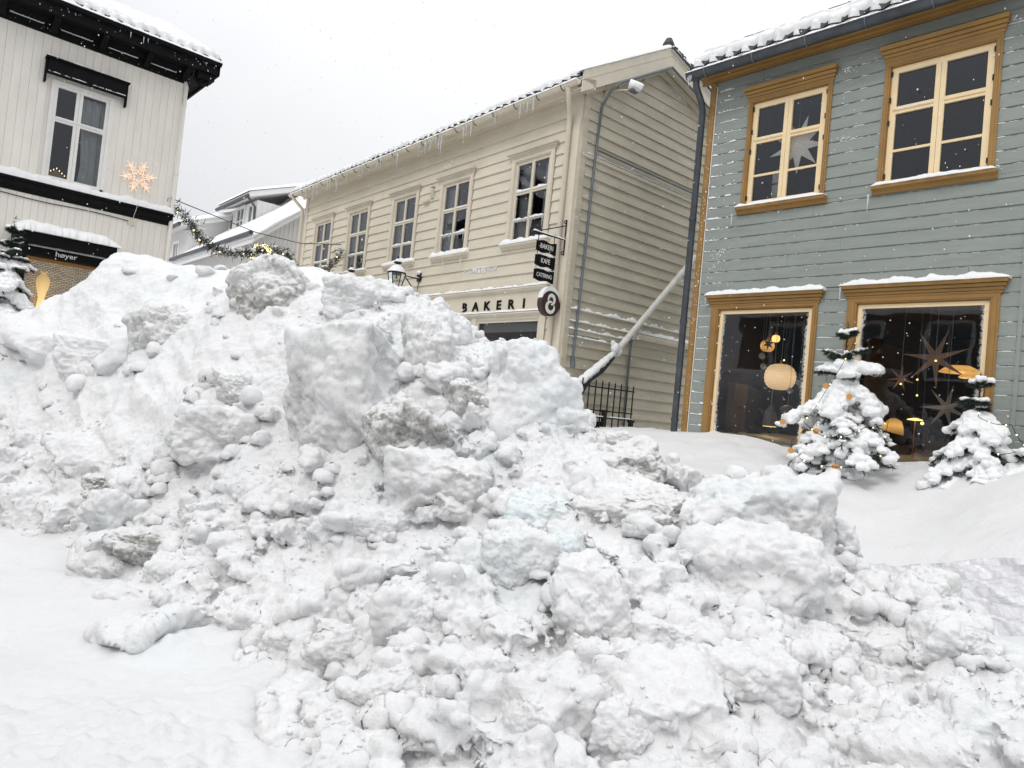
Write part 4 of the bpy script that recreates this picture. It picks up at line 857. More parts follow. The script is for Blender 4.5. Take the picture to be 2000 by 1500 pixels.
# ================================================================ cream bakery
def bakery():
    h = empty('bakery_house', (BO[0], BO[1], 0), BA, "long two-storey cream clapboard bakery with tall white-rimmed windows and icicles along the gutter", 'house')
    W = [-1.13, -3.46, -5.43, -7.59, -9.57]; ww = .465
    holes = [(c - ww - .13, c + ww + .13, 4.47, 6.22) for c in W] + [(-11, -.36, 1.0, 3.72)]
    wall, gr = boards(-10.68, -.26, .8, 7.0, 4.991, .2015, holes, 'lap', 9)
    w2, _ = boards(-.385, -.27, 1.0, 3.24, 4.991, .2015, [], 'lap', 10); b = len(wall.v); wall.v += w2.v; wall.f += [tuple(i + b for i in f) for f in w2.f]
    wall.box(-10.7, -.02, .006, .03, 3.25, 4.5); wall.box(-10.7, -.02, .006, .03, 6.22, 7.0); wall.box(-10.7, -10.68, .03, 4.0, .5, 7.0); wall.box(-10.7, -.1, 3.98, 4.0, .5, 7.0)
    wall.box(-.4, -.02, .006, .03, .5, 3.3); wall.box(-11, -2.5, .02, .04, .5, 3.3)
    wall.build('wall', BCREAM, h)
    tr = MB(); tr.box(-.255, .0, -.045, .0, .8, 6.98); tr.box(-10.85, -10.68, -.045, .1, .8, 6.98)
    tr.box(-.05, .0, -.052, -.045, .8, 6.98); tr.build('corner_board', BTRIM, h)
    co = MB(); co.extr([(0, 6.93), (-.04, 6.93), (-.05, 6.98), (-.09, 7.0), (-.31, 7.0), (-.31, 7.02), (0, 7.1)], -11.1, .25); co.build('cornice', BTRIM, h)
    fs = MB(); fs.box(-11, -.40, -.03, .0, 3.30, 3.66); fs.extr([(0, 3.66), (-.045, 3.66), (-.10, 3.70), (-.10, 3.725), (0, 3.735)], -11, -.38); fs.extr([(0, 3.225), (-.04, 3.225), (-.09, 3.26), (-.09, 3.285), (0, 3.30)], -11, -.40)
    fs.box(-.56, -.40, -.045, 0, 1.0, 3.225); fs.box(-2.48, -2.34, -.045, 0, 1.0, 3.225); fs.box(-2.34, -.56, -.03, 0, 3.17, 3.225)
    fs.build('shop_fascia', BTRIM, h)
    s = MB(); ledge_snow(s, -7, -.39, 3.732, 0, -.105, .045, 31, rag=.6); ledge_snow(s, -7, -.41, 3.294, 0, -.095, .04, 32, rag=.5); s.build('fascia_snow', SNOW_CLEAN, h, smooth=True)
    for i, c_ in enumerate("BAKERI"): text('letter', c_, .235, BLACK, h, (-2.755 + i*.352, -.036, 3.362), (R(90), 0, 0), .012, sx=1.2, bold=.005)
    m2 = MB(); bar(m2, -2.34, -2.29, 1.2, 3.17); bar(m2, -.61, -.56, 1.2, 3.17); bar(m2, -2.29, -.61, 3.12, 3.17); w = m2.build('display_window', BTRIM, h); pane(w, -2.3, -.6, 1.2, 3.15)
    bl = MB(); bl.box(-2.28, -.62, .12, .14, 2.96, 3.12); bl.build('blind', pmat('grey_blind', (.35, .37, .38), .8), w); room(h, -2.4, -.5, 1.0, 3.2, 2.5, DARK, name='shop_room')
    for i, c in enumerate(W):
        a, b_ = c - ww - .11, c + ww + .11
        casing(h, a, b_, 4.535, 6.235, c - ww - .005, c + ww + .005, 6.075, BTRIM, crown=.10, over=.09)
        w = sash_window(h, c - ww, c + ww, 4.54, 6.07, c, 5.505, 4.975, BTRIM, fw=.055, mw=.032)
        s = MB(); ledge_snow(s, a - .07, b_ + .07, 4.535, 0, -.12, .10 if i < 3 else .06, 41 + i, rag=.3)
        for zz in (5.51, 4.99):
            for p, q in ((c - ww + .05, c - .035), (c + .035, c + ww - .05)): ledge_snow(s, p, q, zz, -.008, -.026, .035 if zz < 5.2 or i == 0 else .018, 50 + i + int(zz*3), step=.015, end=.03, rag=.7)
        rime(s, a - .08, b_ + .08, 6.236, -.10, .02, 60 + i, .6); s.build('window_snow', SNOW_CLEAN, w, smooth=True)
        pane(w, c - ww + .04, c + ww - .04, 4.58, 6.02, .009, 'frost', FROST)
        r = room(h, a + .02, b_ - .02, 4.5, 6.2, .7, GREYROOM)
        ct = MB(); ct.box(c - ww, c - ww + .30 - .06*(i % 3), .12, .14, 4.55, 6.0); ct.box(c + ww - .26 + .05*(i % 2), c + ww, .12, .14, 4.55, 6.0); ct.build('curtain', pmat('grey_curtain', (.42, .43, .43), .9, var=.25, vscale=5) if i == 0 else MATS['grey_curtain'], w)
    rm = MB()
    for z in gr:
        for p, q in fill(-10.6, -.27, z - .005, z + .002, holes):
            if z > 3.4: rime(rm, p, q, z + .001, -.012, .009, 3, .42 if z < 6.2 else .2)
    flecks(rm, -6, -.3, 3.8, 6.9, -.032, 240, 8, (.003, .009)); flecks(rm, 0, 0, 0, 0, -.036, 300, 9, (.004, .014), ((-2.35, .27), (4.15, .035)))
    flecks(rm, 0, 0, 0, 0, -.05, 200, 19, (.003, .009), ((-.12, .05), (4, 1.3))); rm.build('rime', SNOW_CLEAN, h)['kind'] = 'stuff'
    gutter(h, -11.25, .20, -.36, 6.975, .062, BTRIM, 77, snow=.05, brk=.6)
    roof_slope(h, -11.25, .215, -.34, 7.03, R(30), 2.15, 15, snow=.055, wave=.22, bare=1.1)
    rb = MB(); rb.add([(-11.25, 1.81, 8.34), (.3, 1.81, 8.34), (.3, 5.0, 7.45), (-11.25, 5.0, 7.45)], [(0,1,2,3)]); rb.build('rear_roof', SNOW_CLEAN, h)
    sl = MB(); sl.box(-7.4, -6.6, .02, .5, 7.45, 7.5); 
    gd = MB(); 
    for u in np.arange(-10.8, 0, .9): gd.tube([(u, .5, 7.52), (u + .3, .5, 7.56)], .006, 5); gd.tube([(u, .5, 7.50), (u, .48, 7.60)], .006, 5)
    gd.build('snow_guard', ZINC, h)
    dp = MB(); dp.tube([(-.02, -.36, 6.92), (-.03, -.33, 6.80), (-.16, -.15, 6.60), (-.20, -.10, 6.48), (-.20, -.10, 1.2)], .043, 12); dp.build('downpipe', BTRIM, h, smooth=True)
    dp = MB(); dp.tube([(-11.1, -.36, 6.92), (-11.0, -.3, 6.8), (-10.9, -.12, 6.6), (-10.9, -.10, 6.5), (-10.9, -.10, 1.2)], .043, 10); dp.build('downpipe', BTRIM, h, smooth=True)
    r = random.Random(5); sp = []
    for i in range(46):
        u = -r.uniform(.8, 10.8); L_ = .06 + .28*r.random()**2.2
        sp.append((u, -.41, 6.93, L_))
    for u, L_ in ((-9.6, .42), (-9.35, .3), (-8.2, .45), (-8.6, .3), (-5.3, .4), (-3.6, .42), (-4.0, .25)): sp.append((u, -.42, 6.93, L_))
    for c in (W[0], W[1]):
        for k in range(9): sp.append((c - .38 + .095*k, -.02, 4.99, .04 + .16*r.random()))
    sp += [(W[1] - .1, -.11, 4.44, .22), (W[1] + .5, -.11, 4.44, .32), (W[2] + .5, -.11, 4.44, .2)]
    icicles(h, sp, ICE, 6)
    v = MB(); v.box(-4.62, -4.40, -.10, -.03, 5.80, 5.84); v.box(-4.36, -4.26, -.07, -.03, 5.86, 6.06)
    for k in range(4): v.box(-4.36, -4.26, -.08, -.07, 5.88 + k*.045, 5.90 + k*.045)
    v.box(-4.37, -4.25, -.10, -.03, 6.09, 6.11); v.build('vent', BTRIM, h)
    # ---- gable end wall facing the alley, built in its own frame
    g = empty('gable_wall', (0, 0, 0), R(90), parent=h)
    top = lambda u: 7.0 + (u)*.577 if u < 1.86 else 8.07 - (u - 1.86)*.26
    gw, gg = boards(.13, 6.0, .8, 8.1, 2.354, .1905, [], 'lap', 12, top=top)
    gw.prism([(0, .5), (6, .5), (6, top(6)), (1.86, top(1.86)), (0, 7.0)], .008, .03); gw.box(.0, .12, -.04, .0, .8, 6.98)
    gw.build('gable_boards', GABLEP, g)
    # barge boards: two planks on the front rake, and the rear one
    bb = MB()
    def rake(u0, z0, u1, z1, hh, y0, y1): bb.add([(u0,y0,z0),(u1,y0,z1),(u1,y1,z1),(u0,y1,z0),(u0,y0,z0+hh),(u1,y0,z1+hh),(u1,y1,z1+hh),(u0,y1,z0+hh)], [(0,3,2,1),(4,5,6,7),(0,1,5,4),(1,2,6,5),(2,3,7,6),(3,0,4,7)])
    rake(-.30, 6.80, 1.86, 8.05, .20, -.25, -.22); rake(-.30, 7.002, 1.86, 8.252, .16, -.255, -.225); rake(1.86, 8.05, 6, 6.97, .20, -.25, -.22); rake(1.86, 8.252, 6, 7.172, .16, -.255, -.225)
    rake(-.30, 6.86, 1.86, 8.11, .03, -.22, .0); rake(1.86, 8.11, 6, 7.03, .03, -.22, .0)
    rake(.0, 6.90, 1.86, 7.98, .10, -.05, .0); rake(1.86, 7.98, 6, 6.9, .10, -.05, .0)
    bb.build('barge_board', BTRIM, g)
    s = MB(); sn = MB(); ledge_snow(sn, -.34, 1.9, 0, -.10, -.27, .07, 71, rag=.3)
    for p in sn.v: s.v.append((p[0], p[1], p[2] + 7.165 + (p[0] + .30)*.5787))
    s.f += sn.f; b = len(s.v); sn = MB(); ledge_snow(sn, 1.95, 5.5, 0, -.10, -.27, .09, 72, rag=.6)
    for p in sn.v: s.v.append((p[0], p[1], p[2] + 8.415 - (p[0] - 1.86)*.261))
    s.f += [tuple(i + b for i in f) for f in sn.f]
    ledge_snow(s, .12, 4.2, 5.97, 0, -.055, .02, 73, rag=.8)
    for z, q, hh in ((3.335, 3.2, .045), (3.135, 1.9, .035), (3.0, 1.7, .035), (2.875, 1.5, .03)): ledge_snow(s, .1, q, z, 0, -.05, hh, int(z*31), rag=1.2, step=.014)
    ledge_snow(s, 1.75, 4.2, 3.15, 0, -.13, .07, 79, rag=.5)
    for k, z in enumerate(gg):
        if z < 2.9: rime(s, .9 if z > 2.3 else .3, 3.4, z + .002, -.012, .022, 90 + k, .5)
    flecks(s, .1, 3.3, 1.5, 8, -.034, 300, 28, (.003, .009)); s.build('gable_snow', SNOW_CLEAN, g, smooth=True)
    lg = MB(); lg.extr([(0, 5.90), (-.05, 5.90), (-.06, 5.95), (0, 5.97)], .05, 6); lg.extr([(0, 3.05), (-.11, 3.05), (-.14, 3.10), (-.14, 3.14), (0, 3.16)], 1.75, 6); lg.build('drip_ledge', BTRIM, g)
    tl = MB(); r = random.Random(3)      # jagged tile ends showing on the rear rake
    for i in range(34):
        u = 1.86 + i*.085; z = 8.42 - (u - 1.86)*.26; tl.box(u - .05, u + .05, -.27, .0, z - .05, z + .02 + r.random()*.05)
    tl.lathe([(.10, -.16), (.11, 0), (.06, .1)], (1.86, -.15, 8.50), 8); tl.build('verge_tile', TILE, g)
    pp = MB(); pp.tube([(1.86, -.28, 8.03), (.55, -.28, 7.26), (.42, -.20, 7.10), (.385, -.06, 6.85), (.335, -.06, 6.1), (.25, -.06, 2.5)], .023, 8); pp.tube([(.335, -.075, 6.075), (6, -.075, 6.06)], .018, 8); pp.tube([(1.86, -.28, 8.03), (3.6, -.28, 7.56)], .02, 8)
    pp.build('conduit', CONDUIT, g, smooth=True)
    pc = MB(); pc.tube([(.25, -.06, 2.5), (.25, -.08, 2.36)], .04, 8); pc.tube([(1.69, -.05, 3.06), (1.685, -.05, 1.2)], .022, 8); pc.tube([(1.69, -.05, 3.06), (1.69, -.05, 2.98)], .035, 8); pc.build('drain_pipe', CONDUIT, g, smooth=True)
    return h
bakery()

for u, y, z, e_ in ((.75, .9, 2.3, 2.2), (2.9, 1.2, 2.3, 3.0)):     # the lit lamps of the shop
    ld = bpy.data.lights.new('shop_lamp', 'POINT'); ld.energy = e_; ld.color = (1, .62, .3); ld.shadow_soft_size = .12; lo_ = bpy.data.objects.new('shop_lamp', ld); COL.objects.link(lo_); lo_.location = wpt(SO, SA, u, -y, z)
# ================================================================ off-white house with black eaves (left)
def left_house():
    h = empty('corner_house', (LO[0], LO[1], 0), LA, "off-white vertical-board house with heavy black eaves and black belt course at the left", 'house')
    holes = [(-2.0, -1.08, 4.55, 6.21), (-2.22, -.95, .5, 3.62)]
    mb = MB(); r = random.Random(4)
    def vb(z0, z1, e, off):
        u = 0.0
        while u > -5.0:
            a, b = u - e, u
            ys = [(z0, z1)]
            for p, q, c, d in holes:
                if q > a + .01 and p < b - .01:
                    ys = [s for y0, y1 in ys for s in ((y0, min(y1, c)), (max(y0, d), y1)) if s[1] - s[0] > .01]
            for c, d in ys:
                dy = r.uniform(-.0015, .0015)
                mb.add([(a+.0010, -.025+dy, c), (a+.006, -.028+dy, c), (b-.006, -.028+dy, c), (b-.0010, -.025+dy, c), (b-.001, .0, c), (a+.001, .0, c),
                        (a+.0010, -.025+dy, d), (a+.006, -.028+dy, d), (b-.006, -.028+dy, d), (b-.0010, -.025+dy, d), (b-.001, .0, d), (a+.001, .0, d)],
                       [(i, (i+1) % 6, 6+(i+1) % 6, 6+i) for i in range(6)] + [tuple(range(6))[::-1], tuple(range(6, 12))])
            u -= e
    vb(4.30, 6.95, .121, 0); vb(.6, 4.30, .104, 0)
    for a, b, c, d in ((-5, 0, 3.62, 4.55), (-5, 0, 6.21, 6.95), (-.95, 0, .5, 3.7), (-5, -2.22, .5, 3.7), (-5, -2.0, 4.5, 6.3), (-1.08, 0, 4.5, 6.3)): mb.box(a, b, .001, .03, c, d)
    mb.box(-.02, 0, .03, 5, .5, 6.95); mb.box(-5, -4.98, .03, 5, .5, 6.95); mb.box(-5, 0, 4.98, 5, .5, 6.95)
    mb.build('wall', LWHITE, h)
    # belt course
    b_ = MB(); b_.extr([(0, 4.27), (-.04, 4.27), (-.05, 4.31), (-.10, 4.36), (-.10, 4.43), (-.13, 4.44), (-.13, 4.47), (0, 4.50)], -5, .045); b_.build('belt_course', BLACK, h)
    s = MB(); ledge_snow(s, -5, .05, 4.48, .0, -.14, .12, 91, rag=.35); s.build('belt_snow', SNOW_CLEAN, h, smooth=True)
    # eave
    e = MB(); e.box(-5, .035, -.05, .0, 6.90, 7.14); e.box(-5, .44, -.44, .0, 7.14, 7.18); e.box(-5, .46, -.46, -.42, 7.10, 7.28); e.box(.42, .46, -.46, 5, 7.10, 7.28); e.box(.035, .42, -.0, 5, 7.14, 7.18); e.box(0, .035, .0, 5, 6.90, 7.14)
    e.extr([(-.05, 7.06), (-.09, 7.07), (-.12, 7.14), (-.05, 7.14)], -5, .10)
    e.build('eave', BLACK, h)
    for u in (-.02, -.66, -1.36, -2.06, -2.76, -3.46, -4.16):
        c = MB(); c.extr([(-.05, 6.93), (-.12, 6.95), (-.20, 7.03), (-.34, 7.07), (-.40, 7.14), (-.05, 7.14)], u - .045, u + .045); c.build('console', BLACK, h)
    c = MB(); c.box(.12, .40, -.40, -.14, 6.99, 7.13); c.tube([(.12, -.2, 7.02), (.2, -.25, 6.93), (.33, -.3, 6.95)], .05, 8); c.build('corner_console', BLACK, h)
    fr = MB()
    for u in (-.02, -.66, -1.36, -2.06, -2.76):
        fr.box(u - .60, u - .14, -.054, -.05, 7.035, 7.05); fr.box(u - .15, u - .14, -.056, -.05, 7.05, 7.11); rime(fr, u - .6, u - .14, 7.04, -.052, .02, int(-u*9), .8)
    flecks(fr, -3, .3, 6.92, 7.28, -.06, 120, 3, (.003, .008)); flecks(fr, -3, .4, 7.1, 7.28, -.465, 60, 4, (.003, .009)); fr.build('rime', SNOW_CLEAN, h)['kind'] = 'stuff'
    gutter(h, -5, .46, -.50, 7.30, .05, BLACK, 33, snow=.06, brk=0)
    roof_slope(h, -5, .48, -.47, 7.31, R(27), 3.2, 25, snow=.065, wave=.20, bare=.75)
    gb = MB(); gb.add([(.46, -.46, 7.15), (.46, 2.7, 8.80), (.46, 2.7, 8.98), (.46, -.46, 7.32)], [(0,1,2,3)]); gb.add([(0, 0, 6.95), (0, 2.73, 8.7), (0, 5, 6.95)], [(0,1,2)]); gb.build('verge_board', BLACK, h)
    rg = MB(); rg.tube([(-5, .25, 7.78), (-.15, .25, 7.78)], .010, 5)
    for u in np.arange(-4.6, 0, .78): rg.tube([(u, .25, 7.70), (u, .27, 7.84)], .014, 5)
    rg.build('snow_guard', ZINC, h)
    # upstairs window
    cs = MB(); cs.box(-2.0, -1.945, -.04, .0, 4.62, 6.17); cs.box(-1.14, -1.08, -.04, .0, 4.62, 6.17); cs.box(-2.0, -1.08, -.045, .0, 6.17, 6.22); cs.box(-1.985, -1.955, -.05, -.04, 4.62, 6.15); cs.build('casing', WHITE, h)
    w = sash_window(h, -1.945, -1.14, 4.60, 6.17, -1.58, 5.60, 0, WHITE, fw=.05, mw=.05); room(h, -1.99, -1.09, 4.56, 6.2, 1.5, DARK)
    s = MB(); ledge_snow(s, -1.90, -1.2, 5.61, -.01, -.028, .02, 95, rag=.6); s.build('bar_snow', SNOW_CLEAN, w, smooth=True)
    us = np.linspace(-1.56, -1.16, 60); zz = np.linspace(4.6, 6.12, 30); U, Z = np.meshgrid(us, zz); k = (Z.ravel() - 4.6)/1.5
    x = U.ravel()*1.0; y = .16 + .018*np.sin(x*62 + 1.5*np.sin(k*3)) + .01*np.sin(x*25); x = -1.14 + (x + 1.14)*(.72 + .28*np.abs(k - .25))
    I = np.arange(1800).reshape(30, 60); F_ = np.stack([I[:-1, :-1], I[:-1, 1:], I[1:, 1:], I[1:, :-1]], -1).reshape(-1, 4)
    link('curtain', np_mesh('curtain', np.c_[x, y, Z.ravel()], F_), pmat('net_curtain', (.50, .52, .52), .9, var=.1, vscale=6), w, smooth=True)
    # rolled awning over it
    a = MB(); a.box(-2.09, -.94, -.16, -.03, 6.28, 6.50); a.box(-2.13, -.90, -.20, -.03, 6.50, 6.525); a.box(-2.12, -2.095, -.13, -.03, 6.12, 6.50); a.box(-.935, -.91, -.13, -.03, 6.12, 6.50); a.tube([(-2.1, -.15, 6.27), (-.93, -.15, 6.27)], .025, 8); a.build('awning_box', BLACK, h)
    s = MB(); rime(s, -2.08, -.95, 6.285, -.17, .014, 5, .8); rime(s, -2.12, -.9, 6.526, -.19, .02, 5, .8); s.build('awning_rime', SNOW_CLEAN, h)
    # shop entrance canopy, sign board, window with woven screen
    c = MB(); c.box(-2.29, -.86, -.42, .0, 3.44, 3.63); c.box(-2.29, -2.10, -.34, .0, 1.0, 3.44); c.box(-2.10, -.95, -.02, .05, 3.33, 3.44); c.build('canopy', BLACK, h)
    s = MB(); ledge_snow(s, -2.33, -.82, 3.63, .0, -.46, .19, 101, rag=.12, end=.22); s.build('canopy_snow', SNOW_CLEAN, h, smooth=True)
    c = MB(); c.box(-2.10, -1.0, -.30, -.04, 3.28, 3.415); sg = c.build('sign_board', BLACK, h)
    s = MB(); ledge_snow(s, -2.12, -.98, 3.415, -.05, -.32, .085, 102, rag=.12, end=.16); s.build('sign_snow', SNOW_CLEAN, sg, smooth=True)
    text('lettering', "høyer", .115, WHITE, sg, (-1.56, -.303, 3.315), (R(90), 0, 0), .004, sx=1.15, bold=.001)
    scr = bpy.data.materials.new('woven_screen'); scr.use_nodes = True; t = scr.node_tree; bs = t.nodes['Principled BSDF']; bs.inputs['Roughness'].default_value = .6
    br = N(t, 'ShaderNodeTexBrick'); br.inputs['Color1'].default_value = (.62, .50, .34, 1); br.inputs['Color2'].default_value = (.42, .33, .22, 1); br.inputs['Mortar'].default_value = (.06, .045, .03, 1); br.inputs['Scale'].default_value = 1
    br.inputs['Brick Width'].default_value = .075; br.inputs['Row Height'].default_value = .028; br.inputs['Mortar Size'].default_value = .004; br.inputs['Bias'].default_value = -.1
    tc = N(t, 'ShaderNodeTexCoord'); sp = N(t, 'ShaderNodeSeparateXYZ'); cb = N(t, 'ShaderNodeCombineXYZ'); t.links.new(tc.outputs['Object'], sp.inputs[0]); t.links.new(sp.outputs[0], cb.inputs[0]); t.links.new(sp.outputs[2], cb.inputs[1])
    nn = N(t, 'ShaderNodeTexNoise'); nn.inputs['Scale'].default_value = 9; va = N(t, 'ShaderNodeVectorMath', operation='MULTIPLY_ADD'); va.inputs[1].default_value = (.03, .03, 0); t.links.new(tc.outputs['Object'], nn.inputs[0]); t.links.new(nn.outputs['Color'], va.inputs[0]); t.links.new(cb.outputs[0], va.inputs[2])
    t.links.new(va.outputs[0], br.inputs[0]); t.links.new(br.outputs[0], bs.inputs['Base Color']); t.links.new(br.outputs[0], bs.inputs['Emission Color']); bs.inputs['Emission Strength'].default_value = .4  # screen emits its own colour, standing in for warm lamplight falling on it
    c = MB(); c.box(-2.10, -.95, .30, .32, 1.8, 3.33); c.build('woven_screen', scr, h)
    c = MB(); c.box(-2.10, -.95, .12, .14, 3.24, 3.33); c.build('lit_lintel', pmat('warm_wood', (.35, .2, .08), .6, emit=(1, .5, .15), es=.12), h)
    g = pane(h, -2.09, -.97, 1.6, 3.33, .03, 'shop_glass'); room(h, -2.11, -.94, 1.5, 3.34, .6, DARKB, name='shop_room')
    dp = MB(); dp.tube([(.02, -.03, 6.92), (.03, -.065, 6.85), (.03, -.065, 1.0)], .036, 12)
    for z in (6.5, 5.2, 4.0): dp.tube([(.03, -.065, z), (.03, -.065, z + .04)], .042, 12)
    dp.build('downpipe', LWHITE, h, smooth=True)
    cb_ = MB(); cb_.tube([(u, -.045, 4.20 + .012*math.sin(u*4) - .035*(u + .7 > -1.2)*0) for u in np.linspace(-5, -.62, 24)], .007, 5); cb_.build('cable', BLACK, h)
    jb = MB(); jb.box(-.66, -.55, -.06, -.03, 4.13, 4.21); jb.build('junction_box', BTRIM, h)
    cb_ = MB(); cb_.tube([(-.52, -.05, 4.70), (-.56, -.16, 4.6), (-.57, -.15, 4.45), (-.60, -.05, 4.2)], .004, 4); cb_.build('cable', LWHITE, h)
    icicles(h, [(-1.05, -.51, 7.26, .11), (-.85, -.51, 7.26, .12), (-.78, -.51, 7.26, .08)], ICE, 9)
    fl = MB(); flecks(fl, -3, 0, 3.7, 6.8, -.032, 60, 13, (.003, .008)); fl.build('rime_flecks', SNOW_CLEAN, h)['kind'] = 'stuff'
left_house()
FAIRY = pmat('fairy_light', (.8, .62, .5), .4, emit=(1, .76, .56), es=.42); FAIRYW = pmat('fairy_light_warm', (1, .85, .5), .4, emit=(1, .78, .38), es=2.0)
# star of lights on the wall
t = empty('light_star', wpt(LO, LA, -.578, .05, 5.0), LA, "star-shaped snowflake of rosy fairy lights mounted on the off-white wall", 'light star'); fm = MB(); lb = MB(); r = random.Random(2)
for k in range(6):
    a = R(12 + 60*k); ca, sa = math.cos(a), math.sin(a)
    for off in (-.05, 0, .05):
        p0 = (.05*ca - off*sa, 0, .05*sa + off*ca); L_ = .30 if off == 0 else .24; p1 = (L_*ca - off*.2*sa, 0, L_*sa + off*.2*ca); fm.tube([p0, p1], .003, 4)
        for i in range(17): q = i/16; lb.ball((p0[0] + (p1[0]-p0[0])*q, -.008, p0[2] + (p1[2]-p0[2])*q), .010, 1)
    for j in (.12, .19):
        for sgn in (-1, 1):
            a2 = a + sgn*R(50); p0 = (j*ca, 0, j*sa); p1 = (p0[0] + .085*math.cos(a2), 0, p0[2] + .085*math.sin(a2)); fm.tube([p0, p1], .003, 4)
            for i in range(5): q = (i+1)/5; lb.ball((p0[0] + (p1[0]-p0[0])*q, -.008, p0[2] + (p1[2]-p0[2])*q), .010, 1)
fm.build('star_frame', COPPER, t); lb.build('light_string', FAIRY, t); s = MB(); flecks(s, -.2, .2, -.2, .2, -.02, 14, 4, (.008, .016)); s.build('snow', SNOW_CLEAN, t)
# candle arch and glowing figure lamp
t = empty('candle_arch', wpt(LO, LA, -1.77, -.12, 4.60), LA, "small wooden candle arch lit in the left house's upstairs window", 'candle arch'); b_ = MB(); b_.prism([(-.13, .05), (.13, .05), (.13, .08), (0, .19), (-.13, .08)], 0, .03); b_.build('arch', OCHRE, t); f = MB()
for i in range(7): x = -.12 + .04*i; f.ball((x, -.005, .12 + .10*(1 - abs(x)/.13)), .008, 1, (1, 1, 2))
f.build('flames', FAIRYW, t)
t = empty('figure_lamp', wpt(LO, LA, -1.76, -.20, 2.40), LA, "golden glowing pear-shaped figure lamp in the woven shop window at the left", 'lamp'); b_ = MB(); b_.lathe([(.05, 0), (.06, .1), (.045, .25), (.075, .38), (.10, .50), (.09, .58), (.04, .64)], seg=20); b_.build('lamp_body', lamp_mat('gold_glow', (.7, .45, .15), (1, .66, .26), 1.5, .62, .7), t, smooth=True)
c = MB(); 
for k in range(7): a = 2*math.pi*k/7; c.tube([(0, 0, .62), (.06*math.cos(a), .06*math.sin(a), .70)], [.018, .003], 5)
c.build('crown', MATS['gold_glow'], t)

